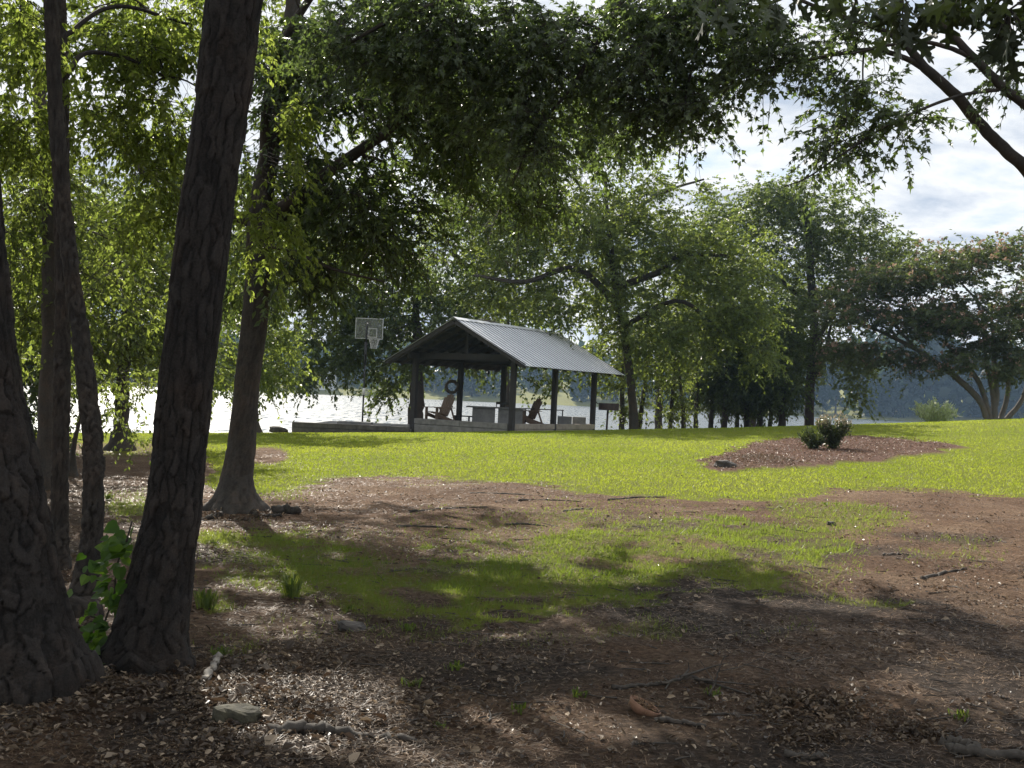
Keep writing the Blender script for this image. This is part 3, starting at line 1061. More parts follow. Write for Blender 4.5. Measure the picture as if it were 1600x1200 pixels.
def col(pts, d0, widths=None, d1=None):
    """trunk path from seen centres (px, py, width px) at one depth"""
    P = []; Rr = []
    for i, (px, py, w) in enumerate(pts):
        d = d0 if d1 is None else d0 + (d1 - d0) * i / (len(pts) - 1)
        P.append(at(px, py, d)); Rr.append(w / 2 / F * d)
    return P, Rr


def snap(P):
    P[0][2] = float(gz(P[0][0], P[0][1]))
    return P


def lb(d, *pts):
    """limb through seen points (px, py, width px[, d])"""
    return [(at(q[0], q[1], q[3] if len(q) > 3 else d), q[2] / 2 / F * (q[3] if len(q) > 3 else d)) for q in pts]


def tall(P, Rr, top, r):
    a = np.asarray(P[-1], float); b = np.asarray(top, float)
    step = np.linalg.norm(a - np.asarray(P[-2], float))
    n = max(1, int(round(np.linalg.norm(b - a) / max(step, 0.3))))
    r0 = Rr[-1]
    for i in range(1, n + 1):                      # even spacing keeps the curve from overshooting
        t = i / n
        P.append(a * (1 - t) + b * t); Rr.append(r0 * (1 - t) + r * t)


# --- the two near pines on the left
P, Rr = col([(34, 1096, 160), (22, 980, 152), (10, 900, 150), (-4, 800, 146), (-22, 700, 142), (-43, 600, 138), (-58, 450, 132), (-72, 270, 126),
             (-90, 0, 118)], 5.45)
top = P[-1] + np.array([-0.4, 0, 4.0]); tall(P, Rr, top, 0.10)
tree('pine_tree', 'thick dark pine trunk cut off by the left edge of the photo', 'pine tree', 'pine trees in the left foreground', trunk=snap(P), rads=Rr,
     clusters=[(top + np.array([0, 0, -0.5]), np.array([1.8, 1.8, 1.0]), 26)], clump=0.5, ntw=9, lpt=22, leaf=(0.16, 0.008), lm=M['needle'], bm=M['pine_bark'],
     seed=3, bark=(150, 0.018, 0.021, (0.055, 0.15)), foot=0.35, carve=True)
P, Rr = col([(228, 1062, 120), (231, 1017, 106), (251, 907, 96), (270, 800, 84), (280, 700, 81), (291, 600, 81), (311, 420, 81), (329, 280, 80),
             (350, 140, 83), (366, 0, 83)], 5.98)
top = P[-1] + np.array([0.7, 0.2, 4.2]); tall(P, Rr, top, 0.07)
tree('pine_tree', 'leaning dark pine trunk with a green vine climbing its left foot', 'pine tree', 'pine trees in the left foreground', trunk=snap(P), rads=Rr,
     clusters=[(top + np.array([0, 0, -0.5]), np.array([1.8, 1.8, 1.0]), 26)], clump=0.5, ntw=9, lpt=22, leaf=(0.16, 0.008), lm=M['needle'], bm=M['pine_bark'],
     seed=4, bark=(118, 0.016, 0.016, (0.046, 0.125)), foot=0.22, carve=True)

# --- slim rough trunks between them, bright leaves above
P, Rr = col([(93, 905, 28), (93, 800, 25), (97, 600, 24), (98, 500, 22), (96, 300, 23), (95, 100, 21), (92, 0, 19), (90, -150, 16)], 8.9)
tall(P, Rr, P[-1] + np.array([0.1, 0.3, 2.0]), 0.03)
tree('elm_tree', 'slim straight rough trunk beside the thick pine, bright yellow-green leaves above', 'tree', trunk=snap(P), rads=Rr,
     limbs=[lb(8.9, (98, 130, 9), (130, 85, 8, 9.2), (190, 88, 6, 9.6), (260, 120, 4, 10)), lb(8.9, (96, 60, 9), (180, 10, 7, 9.5), (300, 40, 5, 10)),
            lb(8.9, (97, 0, 8), (230, -80, 7, 9.2), (420, -60, 5, 10), (480, 40, 3, 10))],
     clusters=[E(230, 90, 10.2, 130, 100, 0.9, 34), E(330, 60, 10.5, 110, 80, 0.8, 22), E(60, 60, 10, 120, 90, 1.0, 26), E(200, 200, 10.5, 110, 70, 0.8, 20),
               E(30, 190, 10.5, 80, 80, 0.9, 26), E(290, 180, 11, 80, 70, 0.6, 14), E(440, 190, 10, 60, 40, 0.4, 8), E(400, 260, 10, 30, 50, 0.4, 6),
               E(250, 300, 10.5, 40, 50, 0.4, 6), E(430, 380, 10.2, 45, 55, 0.4, 7), E(200, 350, 12, 60, 40, 0.5, 6),
               (np.array([-3.2, 9.5, 8.6]), np.array([2.6, 2.6, 1.3]), 60)],
     clump=0.42, ntw=9, lpt=21, leaf=(0.056, 0.027), shape='ovate', lm=M['elm_leaf'], bm=M['elm_bark'], droop=0.45, seed=5, high=6.2, bark=(42, 0.02, 0.017, (0.034, 0.06)),
     foot=0.3, carve=True, flat=0.6, tip_r=0.003)
P, Rr = col([(128, 985, 42), (128, 940, 36), (143, 850, 33), (146, 750, 31), (145, 690, 30), (137, 620, 29), (127, 530, 26), (112, 430, 23), (100, 330, 24), (88, 180, 22),
             (80, 0, 20)], 7.1, d1=7.8)
tall(P, Rr, P[-1] + np.array([-0.2, 0.3, 3.0]), 0.03)
tree('elm_tree', 'slim curved rough trunk that crosses behind the straight one', 'tree', trunk=snap(P), rads=Rr,
     clusters=[(np.array([-3.4, 7.6, 7.2]), np.array([2.2, 2.2, 1.2]), 50), E(20, 30, 8.2, 90, 60, 0.8, 12)],
     clump=0.42, ntw=9, lpt=21, leaf=(0.056, 0.027), shape='ovate', lm=M['elm_leaf'], bm=M['elm_bark'], droop=0.45, seed=6, high=5.6, bark=(42, 0.02, 0.017, (0.034, 0.06)),
     foot=0.4, carve=True, flat=0.6, tip_r=0.003)
P, Rr = col([(72, 752, 34), (76, 600, 28), (80, 420, 25), (78, 340, 24), (70, 240, 22), (60, 100, 20)], 15.0)
tree('shade_tree', 'hazy mid-distance trunk half hidden behind the slim straight trunk', 'tree', trunk=snap(P), rads=Rr,
     clusters=[E(60, 330, 15.5, 110, 90, 1.5, 26), E(150, 420, 16, 130, 80, 1.5, 26), E(40, 470, 16, 90, 80, 1.2, 20), E(120, 250, 15.5, 120, 80, 1.2, 20), (np.array([-5.4, 20.0, 8.9]), np.array([3.8, 5.6, 1.2]), 250)],  # last mass: unseen high crown added to shade the ground
     clump=0.6, ntw=8, lpt=16, leaf=(0.09, 0.045), lm=M['mid_leaf'], bm=M['oak_bark'], droop=0.35, seed=7, high=7.3, foot=0.4, carve=True)

# --- the mid-ground oak
P, Rr = col([(368, 804, 62), (370, 750, 46), (377, 700, 43), (386, 600, 38), (398, 500, 40), (403, 430, 38), (404, 380, 38), (408, 320, 36), (420, 250, 30), (440, 150, 24)], 13.0)
tall(P, Rr, at(470, -100, 13), 0.07)
tall(P, Rr, at(480, -420, 12.6), 0.03)
tree('oak_tree', 'oak with a flared foot standing in bare earth, limbs spreading right', 'oak tree', trunk=snap(P), rads=Rr,
     limbs=[lb(13, (408, 345, 26), (447, 322, 22, 12.8), (534, 254, 19, 12.5), (597, 212, 16, 12.3), (640, 170, 13, 12), (720, 90, 9, 12)),
            lb(13, (406, 370, 18), (500, 300, 14, 13.4), (600, 330, 8, 13.8), (700, 330, 5, 14)),
            lb(13, (405, 350, 20), (330, 325, 16, 13.2), (266, 303, 14, 13.4), (212, 255, 11, 13.6), (150, 180, 7, 14)),
            lb(13, (412, 300, 20), (430, 100, 15, 12.5), (560, -120, 10, 11.5)),
            lb(13, (440, 150, 18), (620, -60, 13, 14), (800, -200, 8, 15)),
            lb(13, (404, 385, 12), (450, 390, 8, 12.6), (520, 420, 5, 12.4), (600, 440, 3, 12.4))],
     clusters=[E(560, 320, 13.3, 120, 70, 1.3, 56), E(630, 385, 13.5, 90, 30, 1.1, 30), E(490, 425, 13, 50, 25, 0.8, 14), E(620, 130, 12.6, 120, 90, 1.2, 64), E(700, 260, 14.5, 100, 60, 1.0, 36), E(780, 360, 15.5, 60, 40, 1.0, 14),
               E(470, 110, 12.8, 80, 90, 1.0, 42), E(740, 190, 13.2, 100, 80, 1.2, 56), E(830, 270, 14, 80, 60, 1.2, 40), E(470, 290, 13.6, 60, 60, .8, 16), E(300, 270, 13.6, 110, 90, 1.2, 18),
               E(360, 420, 13.8, 60, 50, 0.8, 8), E(900, 180, 14, 80, 80, 1.0, 34),
               (np.array([-2.0, 12.0, 9.2]), np.array([5.2, 4.6, 1.9]), 190), (np.array([2.6, 13.5, 9.0]), np.array([3.0, 3.2, 1.5]), 80), (np.array([2.2, 18.0, 9.9]), np.array([3.6, 3.4, 1.1]), 90)],  # last mass is unseen, added to dapple the ground on the right
     clump=0.48, ntw=8, lpt=19, leaf=(0.085, 0.036), shape='diamond', lm=M['oak_leaf'], bm=M['oak_bark'], droop=0.35, seed=8, high=7.4,
     bark=(60, 0.032, 0.011, (0.035, 0.13)), foot=0.6, carve=True)

# --- the near oak reaching in from the right
tr_base = np.array([7.6, 10.5, 0.0])
P = [tr_base, tr_base + np.array([-0.05, 0, 1.2]), tr_base + np.array([-0.2, 0, 2.4]), tr_base + np.array([-0.3, -.1, 4.5]), tr_base + np.array([-0.2, -0.3, 7.5]), tr_base + np.array([0, -.4, 10.5])]
Rr = [0.24, 0.21, 0.19, 0.16, 0.10, 0.04]
near_oak = tree('oak_tree', 'oak reaching in from the right, dark limbs and lobed leaves against the sky', 'oak tree', trunk=snap(P), rads=Rr,
     limbs=[[(tr_base + np.array([-0.2, 0, 2.3]), 0.085)] + lb(9.6, (1700, 352, 24, 10), (1600, 262, 21), (1567, 230, 20), (1534, 197, 19), (1491, 147, 18), (1447, 107, 16), (1410, 66, 12), (1370, 44, 9), (1300, 20, 7), (1200, -20, 5)),
            [(tr_base + np.array([-0.25, 0, 3.1]), 0.08)] + lb(9.3, (1700, 235, 19, 9.6), (1600, 162, 16), (1563, 131, 15), (1523, 92, 14), (1486, 52, 12), (1458, 17, 11), (1420, -50, 9), (1300, -120, 7)),
            lb(9.6, (1447, 107, 11), (1403, 86, 9), (1359, 77, 8), (1300, 86, 6), (1250, 96, 5), (1180, 110, 3)),
            lb(9.3, (1527, 96, 9), (1491, 77, 8), (1447, 65, 7), (1425, 64, 6), (1381, 72, 5), (1330, 84, 3)),
            lb(9.3, (1560, 140, 7), (1502, 149, 6), (1447, 168, 5.5), (1381, 199, 4.5), (1316, 241, 4), (1262, 277, 3), (1225, 292, 2)),
            [(tr_base + np.array([-0.3, -.1, 4.6]), 0.1)] + lb(10, (1500, -120, 22, 9.8), (1250, -70, 18), (1000, -45, 15), (800, -20, 12), (640, 20, 8), (540, 70, 5)),
            lb(10, (1000, -45, 10), (934, 67, 8), (890, 140, 6), (838, 204, 4.5), (800, 290, 2)),
            lb(10, (1100, -55, 9), (1090, 60, 6), (1070, 160, 4), (1060, 260, 2)),
            [(tr_base + np.array([-0.3, -.2, 5.5]), 0.09), (np.array([5.0, 8.0, 6.3]), 0.06), (np.array([2.5, 5.5, 5.6]), 0.035), (np.array([0.5, 4.5, 4.9]), 0.015)],
            [(tr_base + np.array([-0.3, -.2, 5.0]), 0.07), (np.array([4.6, 7.0, 4.5]), 0.04), (np.array([2.6, 4.9, 3.4]), 0.02), (np.array([2.0, 4.4, 3.15]), 0.012), (np.array([1.2, 4.3, 3.3]), 0.006)]],
     clusters=[E(1320, 150, 9.6, 60, 30, 0.4, 8), E(1400, 195, 9.4, 50, 20, 0.3, 5), E(1310, 225, 9.4, 50, 20, 0.3, 5), E(1240, 80, 9.7, 50, 35, 0.4, 8),
               E(1340, 50, 9.7, 50, 30, 0.4, 6), E(1180, 100, 10, 50, 40, 0.4, 8), E(1555, 110, 9.5, 30, 20, 0.3, 3),
               E(1150, 40, 10, 100, 60, 0.7, 26), E(1000, 30, 10.4, 90, 40, 0.6, 16), E(620, 20, 10.6, 110, 40, 0.6, 14), E(1030, 100, 10.2, 110, 85, 0.8, 34), E(1080, 180, 10.2, 50, 40, 0.5, 14), E(1000, 160, 10.2, 40, 40, 0.5, 10), E(900, 70, 10.2, 120, 80, 0.8, 46),
               E(780, 100, 10.2, 110, 90, 0.8, 42), E(660, 60, 10.2, 110, 80, 0.8, 36), E(540, 90, 10.4, 70, 70, 0.6, 12), E(840, 200, 10, 60, 50, 0.5, 12),
               (np.array([6.0, 11.5, 8.3]), np.array([3.2, 3.2, 1.6]), 80), (np.array([2.5, 6.0, 6.3]), np.array([3.0, 2.2, 0.8]), 40),
               (np.array([5.5, 8.5, 6.8]), np.array([2.2, 2.0, 0.9]), 30), (np.array([-0.5, 5.5, 6.0]), np.array([2.0, 2.0, 0.7]), 20)],
     clump=0.42, ntw=9, lpt=15, leaf=(0.078, 0.036), shape='lobed', lm=M['near_oak_leaf'], bm=M['oak_bark'], droop=0.4, seed=9, high=5.75, foot=0.5, carve=True, tip_r=0.004)


# --- the large lobed leaves of its lowest twig: each its own part
def big_oak_leaf(name, seed):
    rg = np.random.default_rng(seed)
    half = [(0.0, 0.012), (0.10, 0.06), (0.20, 0.20), (0.27, 0.23), (0.30, 0.09), (0.40, 0.10), (0.50, 0.33), (0.60, 0.37), (0.57, 0.13), (0.68, 0.11), (0.80, 0.27), (0.87, 0.25), (0.84, 0.08), (0.92, 0.07), (1.0, 0.0)]
    V = []; Fs = []
    mid = [(a, 0) for a in (0, 0.3, 0.57, 0.84, 1.0)]
    for a, b in mid:
        V.append((a, 0, -0.14 * a * a))
    base = len(V)
    for sgn in (1, -1):
        s0 = len(V)
        pts = half[1:-1]
        for a, b in pts:
            bb = b * (1 + 0.18 * (rg.random() - .5))
            V.append((a, sgn * bb, 0.22 * bb + 0.05 * (rg.random() - .5) - 0.14 * a * a))
        i = lambda k: s0 + k
        polys = [[0, i(0), i(1), i(2), i(3), 1], [1, i(3), i(4), i(5), i(6), i(7), 2], [2, i(7), i(8), i(9), i(10), i(11), 3], [3, i(11), i(12), 4]]
        for p in polys:
            Fs.append(p if sgn > 0 else p[::-1])
    me = bpy.data.meshes.new(name)
    me.from_pydata(V, [], Fs)
    a = me.attributes.new('tint', 'FLOAT', 'FACE')
    a.data.foreach_set('value', np.full(len(Fs), 0.2 + 0.2 * seed, np.float32))
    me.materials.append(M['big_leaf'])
    return me


def big_leaves():
    rg = np.random.default_rng(5)
    ms = [big_oak_leaf('leaf', k) for k in range(3)]
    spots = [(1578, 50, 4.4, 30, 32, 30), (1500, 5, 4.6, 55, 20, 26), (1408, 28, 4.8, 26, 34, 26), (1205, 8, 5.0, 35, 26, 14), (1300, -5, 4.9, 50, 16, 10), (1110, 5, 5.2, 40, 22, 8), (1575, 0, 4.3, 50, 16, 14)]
    b = np.array(near_oak.location)
    tw = MB()
    n = 0
    for px, py, d, rx, ry, k in spots:
        hub = at(px, py - ry * 1.1, d)
        tw.tube([hub + np.array([0.5, 0.3, 0.35]) - b, hub + np.array([0.15, 0.1, 0.12]) - b, hub - b], [0.008, 0.006, 0.004], 5, False)
        for _ in range(k):
            p = at(px + rg.normal() * rx * 0.6, py + rg.normal() * ry * 0.6, d + rg.normal() * 0.12)
            o = bpy.data.objects.new('leaf', ms[n % 3])
            COL.objects.link(o)
            o.parent = near_oak
            o.location = p - b
            ax = unit(np.array([rg.normal() * 0.7, rg.normal() * 0.6, -0.75 + 0.3 * rg.normal()]))
            nn = unit(np.array([rg.normal(), rg.normal(), 0.8]))
            B = unit(np.cross(nn, ax)); Cc = np.cross(ax, B)
            s = 0.10 + 0.045 * rg.random()
            o.rotation_euler = Matrix((ax.tolist(), B.tolist(), Cc.tolist())).transposed().to_euler()
            o.scale = (s, s, s)
            tw.tube([p - b - ax * 0.0, (p + hub) / 2 - b + np.array([0, 0, 0.01]), hub - b], [0.0012, 0.002, 0.003], 3, False)
            n += 1
    tw.build('twig', M['oak_bark'], near_oak, smooth=True)


big_leaves()


# --- left shore trees
def simple_tree(name, label, px, d, w, clusters, lm, bm='oak_bark', seed=1, group=None, lean=0, h_top=None, **kw):
    x0 = at(px, 640, d)[0]
    z0 = float(gz(x0, d))
    cz = max(c[0][2] for c in clusters); cx = np.mean([c[0][0] for c in clusters])
    H = (cz - z0)
    r = w / 2 / F * d
    P = [np.array([x0, d, z0]), np.array([x0 + lean * 0.1, d, z0 + H * 0.25]), np.array([x0 + lean * 0.4 + (cx - x0) * .15, d, z0 + H * 0.55]),
         np.array([x0 + lean * .7 + (cx - x0) * .3, d, z0 + H * 0.9])]
    return tree(name, label, 'tree', group, trunk=P, rads=[r, r * .85, r * .6, r * .25], clusters=clusters, lm=lm, bm=M[bm], seed=seed, **kw)


G1 = 'trees along the left shore'
simple_tree('shore_tree', 'leafy tree over the water between the slim trunks and the leaning pine', 190, 24, 24,
            [E(190, 420, 24, 120, 80, 2, 56), E(170, 520, 23.5, 110, 45, 1.6, 44), E(260, 460, 25, 90, 80, 1.8, 46), E(120, 330, 24, 120, 70, 2, 44), E(280, 320, 25, 90, 80, 1.6, 36), E(300, 560, 25, 60, 35, 1.2, 10)],
            M['mid_leaf'], seed=21, group=G1, clump=0.8, ntw=8, lpt=21, leaf=(0.105, 0.05), droop=0.4)
simple_tree('shore_tree', 'dark leafy tree low over the bank at the left edge', 20, 22, 26,
            [E(30, 560, 22, 70, 90, 1.6, 44), E(60, 640, 21.5, 35, 60, 1.0, 12), E(20, 420, 22, 90, 80, 1.6, 44), E(0, 690, 21, 60, 45, 1.0, 14)],
            M['dark_leaf'], seed=22, group=G1, clump=0.7, ntw=8, lpt=20, leaf=(0.098, 0.046), droop=0.4)
simple_tree('shore_tree', 'rounded mid-green tree just right of the flared oak, low over the water', 395, 36, 18,
            [E(400, 520, 36, 60, 75, 2, 26), E(350, 570, 35, 50, 40, 1.5, 14), E(430, 580, 36, 35, 32, 1.2, 10), E(380, 420, 36, 90, 70, 2, 40), E(310, 460, 36, 70, 80, 2, 30), E(470, 360, 37, 90, 70, 2, 34)],
            M['mid_leaf'], seed=23, group=G1, clump=0.95, ntw=8, lpt=16, leaf=(0.16, 0.075), droop=0.35)
# a bough drooping over the lawn edge, from the small tree on the bank
simple_tree('bank_sapling', 'thin drooping sapling hanging in front of the bright water by the curved trunk', 118, 17, 9,
            [E(150, 600, 17, 45, 40, 0.6, 9), E(185, 640, 16.8, 30, 30, 0.5, 5), E(215, 678, 16.6, 20, 14, 0.4, 3), E(245, 595, 17.2, 50, 16, 0.5, 6), E(100, 560, 17, 50, 40, 0.7, 9)],
            M['mid_leaf'], seed=24, clump=0.42, ntw=6, lpt=10, leaf=(0.075, 0.035), droop=0.6, tip_r=0.003)

# --- behind the pavilion
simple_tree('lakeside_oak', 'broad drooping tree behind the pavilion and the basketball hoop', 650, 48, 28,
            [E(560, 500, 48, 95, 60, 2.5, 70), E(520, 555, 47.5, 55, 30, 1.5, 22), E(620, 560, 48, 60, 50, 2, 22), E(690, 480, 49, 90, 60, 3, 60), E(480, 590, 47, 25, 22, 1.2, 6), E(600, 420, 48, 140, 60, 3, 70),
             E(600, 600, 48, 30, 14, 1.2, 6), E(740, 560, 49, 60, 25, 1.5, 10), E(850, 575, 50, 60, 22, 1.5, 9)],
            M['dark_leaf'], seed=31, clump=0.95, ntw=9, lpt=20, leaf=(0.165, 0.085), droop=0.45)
P, Rr = col([(992, 668, 16), (986, 600, 13), (975, 520, 12), (960, 440, 11), (950, 350, 8), (945, 270, 5)], 46)
tree('spreading_oak', 'wide pale-lit oak spreading its long boughs right of the pavilion roof', 'oak tree', trunk=snap(P), rads=Rr,
     limbs=[lb(46, (968, 480, 12), (900, 420, 10, 45), (820, 440, 7, 44.5), (740, 430, 4, 44)), lb(46, (962, 450, 12), (1031, 424, 10, 45), (1066, 398, 8, 44.5), (1140, 400, 5, 44)),
            lb(46, (975, 510, 9), (1060, 470, 7, 45), (1130, 520, 5, 44.5), (1190, 550, 3, 44)), lb(46, (955, 400, 9), (880, 330, 7, 45), (810, 300, 4, 44)),
            lb(46, (950, 350, 8), (1040, 300, 5, 45), (1100, 280, 3, 45))],
     clusters=[E(860, 370, 45, 120, 60, 3, 80), E(800, 300, 45, 80, 60, 3, 36), E(1010, 340, 45, 130, 70, 3, 76), E(1110, 400, 44.5, 100, 60, 2.5, 64), E(1150, 480, 44, 70, 50, 2.5, 46), E(1050, 520, 45, 90, 50, 2.5, 50),
               E(1180, 550, 44, 45, 22, 1.5, 10), E(930, 470, 45.5, 110, 50, 2.5, 56), E(950, 250, 46, 120, 45, 2.5, 26), E(800, 440, 46, 90, 50, 2, 50), E(740, 350, 47, 90, 70, 2.5, 56), E(945, 555, 48, 45, 35, 1.5, 18), E(960, 380, 47, 90, 70, 2, 50), E(1080, 470, 47, 60, 60, 2, 30)],
     clump=0.95, ntw=9, lpt=17, leaf=(0.155, 0.078), shape='diamond', lm=M['mid_leaf'], bm=M['oak_bark'], droop=0.3, seed=32, foot=0.5)

G0 = 'broad trees closing the view along the shore'
for i, (px, d, w, lab, cl) in enumerate([
        (70, 53, 16, 'broad shore tree furthest left, seen between the near trunks', [(60, 430, 130, 110, 70), (90, 540, 100, 40, 26)]),
        (262, 54, 16, 'broad shore tree seen on both sides of the leaning pine', [(260, 400, 120, 110, 70), (250, 520, 90, 45, 26)]),
        (384, 54, 13, 'broad shore tree right of the flared oak, behind the hoop', [(450, 400, 110, 90, 60), (430, 500, 60, 50, 18)]),
        (791, 63, 12, 'broad dark tree behind the pavilion roof', [(760, 390, 130, 110, 110), (800, 500, 90, 50, 40)]),
        (1030, 63, 14, 'broad dark tree behind the slim trunks right of the grill', [(1010, 430, 120, 110, 104), (1060, 560, 90, 50, 44)]),
        (1176, 66, 14, 'broad dark tree behind the dark grove', [(1170, 440, 120, 100, 90), (1160, 570, 90, 50, 40)])]):
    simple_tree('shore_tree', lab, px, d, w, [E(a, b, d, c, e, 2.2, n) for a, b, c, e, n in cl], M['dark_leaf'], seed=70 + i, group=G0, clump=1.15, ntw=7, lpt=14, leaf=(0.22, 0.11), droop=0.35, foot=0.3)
G2 = 'slim trees on the bank beside the grill'
for i, (px, d, w, lean, lab) in enumerate([
        (973, 50, 10, -0.1, 'first slim trunk right of the charcoal grill'), (999, 51, 9, 0.5, 'slim trunk leaning right, second from the grill'),
        (1048, 50, 8, 0.2, 'slim forked trunk midway between the grill and the dark grove'), (1070, 50, 8, -0.5, 'slim trunk leaning left at the edge of the dark grove'),
        (1088, 53, 8, 0.0, 'thin straight trunk where the dark grove begins')]):
    simple_tree('slim_tree', lab, px, d, w, [E(px + lean * 10 - 5, 585, d, 30, 40, 1.2, 15), E(px + lean * 20, 520, d, 40, 40, 1.4, 14), E(px - 4, 640, d, 16, 14, 0.8, 5)],
                M['mid_leaf'], seed=40 + i, group=G2, lean=lean, clump=0.7, ntw=7, lpt=14, leaf=(0.14, 0.065), droop=0.35, foot=0.2)
G3 = 'dark grove on the bank right of the grill'
for i, (px, d, w, lean, lab) in enumerate([
        (1112, 54, 9, 0.1, 'dark trunk at the left end of the grove'), (1133, 53, 11, 0, 'second dark trunk of the grove from the left'), (1152, 55, 8, 0.2, 'third dark trunk of the grove from the left'),
        (1168, 54, 10, -0.1, 'dark trunk in the middle of the grove'), (1188, 53, 11, 0, 'third dark trunk of the grove from its right end'), (1204, 55, 8, 0.4, 'leaning dark trunk, second from the right end of the grove'), (1222, 52, 13, 0.3, 'stout dark trunk at the right end of the grove')]):
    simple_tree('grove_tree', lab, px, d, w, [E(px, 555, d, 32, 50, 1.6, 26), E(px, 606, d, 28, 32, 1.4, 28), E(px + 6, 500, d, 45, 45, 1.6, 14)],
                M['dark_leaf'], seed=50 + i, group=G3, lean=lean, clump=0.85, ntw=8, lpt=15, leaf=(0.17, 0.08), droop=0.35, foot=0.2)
P, Rr = col([(1264, 660, 16), (1266, 600, 14), (1272, 520, 13), (1268, 440, 13), (1262, 360, 9), (1258, 300, 4)], 56)
tree('tall_tree', 'tallest rounded tree on the shore, against the cloudy sky', 'tree', trunk=snap(P), rads=Rr,
     limbs=[lb(56, (1270, 540, 9), (1310, 480, 7), (1360, 420, 4)), lb(56, (1268, 600, 7), (1286, 560, 6), (1300, 500, 4)), lb(56, (1270, 480, 8), (1210, 430, 5), (1150, 380, 3))],
     clusters=[E(1250, 340, 56, 110, 45, 3, 66), E(1170, 330, 56, 80, 40, 3, 36), E(1340, 380, 56, 75, 45, 3, 48), E(1270, 420, 56, 130, 50, 3, 66), E(1400, 395, 56, 32, 24, 1.6, 8), E(1270, 490, 57, 90, 40, 2.5, 44),
               E(1120, 340, 57, 50, 40, 2, 12), E(1330, 560, 55, 40, 22, 1.4, 9), E(1342, 610, 55, 12, 22, 0.7, 4), E(1235, 300, 56, 60, 16, 1.6, 10), E(1260, 545, 57, 60, 30, 2, 30)],
     clump=1.15, ntw=9, lpt=20, leaf=(0.165, 0.085), lm=M['tall_leaf'], bm=M['oak_bark'], droop=0.3, seed=60, foot=0.4)

# --- the mimosa in blossom
mb = at(1552, 652, 50)
P = [mb, mb + np.array([0.05, 0, 0.4]), mb + np.array([0.1, 0, 1.0]), mb + np.array([-0.1, 0, 3.0]), mb + np.array([-0.3, 0, 5.0])]
tree('mimosa_tree', 'flat-topped mimosa dotted with pink blossom, several stems from one foot', 'mimosa tree', trunk=snap(P), rads=[0.16, 0.14, 0.12, 0.09, 0.05],
     limbs=[lb(50, (1543, 656, 10), (1530, 625, 11), (1500, 595, 10), (1475, 575, 9), (1430, 545, 7), (1380, 520, 5), (1330, 500, 3)),
            lb(50, (1548, 657, 9), (1538, 620, 8), (1525, 590, 8), (1505, 565, 6), (1470, 530, 4)),
            lb(50, (1554, 650, 10), (1552, 620, 9), (1545, 585, 8), (1540, 560, 6), (1530, 480, 4), (1500, 440, 3)),
            lb(50, (1562, 657, 9), (1574, 620, 8), (1574, 580, 7), (1570, 540, 5), (1590, 440, 3)),
            lb(50, (1570, 657, 9), (1594, 630, 8), (1610, 590, 7), (1640, 530, 5), (1680, 480, 3)),
            lb(50, (1430, 545, 5), (1390, 500, 4), (1350, 480, 3), (1310, 460, 2))],
     clusters=[E(1400, 440, 50, 95, 22, 2.5, 50), E(1340, 480, 50, 60, 26, 2, 26), E(1500, 420, 50, 80, 30, 2.5, 44), E(1580, 400, 50, 60, 28, 2, 20), E(1450, 500, 49.5, 90, 28, 2.5, 50), E(1540, 500, 49.5, 80, 50, 2.5, 60),
               E(1400, 555, 50, 60, 14, 2, 14), E(1600, 520, 49.5, 60, 50, 2.5, 26), E(1490, 560, 49, 60, 18, 1.5, 12), E(1660, 470, 50, 70, 60, 3, 30), E(1330, 545, 51, 60, 22, 2, 14), E(1575, 560, 49, 50, 24, 1.5, 12)],
     clump=0.95, ntw=9, lpt=17, leaf=(0.19, 0.085), lm=M['mimosa_leaf'], bm=M['grey_bark'], droop=0.18, seed=61, flat=0.3, blossom=0.26, foot=0.2)


# --- unseen trees added behind and beside the camera to cut sky light
for i, (x, y, h, r) in enumerate([(-5, -5, 9, 4.2), (5.5, -6, 10, 4.2), (12, -1, 10, 4.4), (-11, -1, 10, 4.6), (-11, 10, 9, 3.6), (14.5, 8, 9, 3.6)]):
    z0 = float(gz(x, y))
    b = np.array([x, y, z0])
    tree('shade_tree', ['unseen broad tree added for shade, behind and to the left', 'unseen broad tree added for shade, behind and to the right', 'unseen broad tree added for shade, close on the right side', 'unseen broad tree added for shade, close on the left side', 'unseen broad tree added for shade past the left edge, level with the oak', 'unseen broad tree added for shade past the right edge, beyond the near oak'][i], 'tree', 'unseen trees added for shade', trunk=[b, b + np.array([0.1, 0, 2.0]), b + np.array([0.15, 0.1, h * .55]), b + np.array([0.1, 0.2, h * .9])],
         rads=[0.22, 0.18, 0.13, 0.05], clusters=[(b + np.array([0, 0, h * .68]), np.array([r, r, h * .26]), 70), (b + np.array([0, 0, h * .4]), np.array([r * .8, r * .8, h * .12]), 24)],
         clump=1.3, ntw=6, lpt=9, leaf=(0.32, 0.17), lm=M['oak_leaf'], bm=M['oak_bark'], droop=0.4, seed=200 + i, foot=0.4, carve=True)

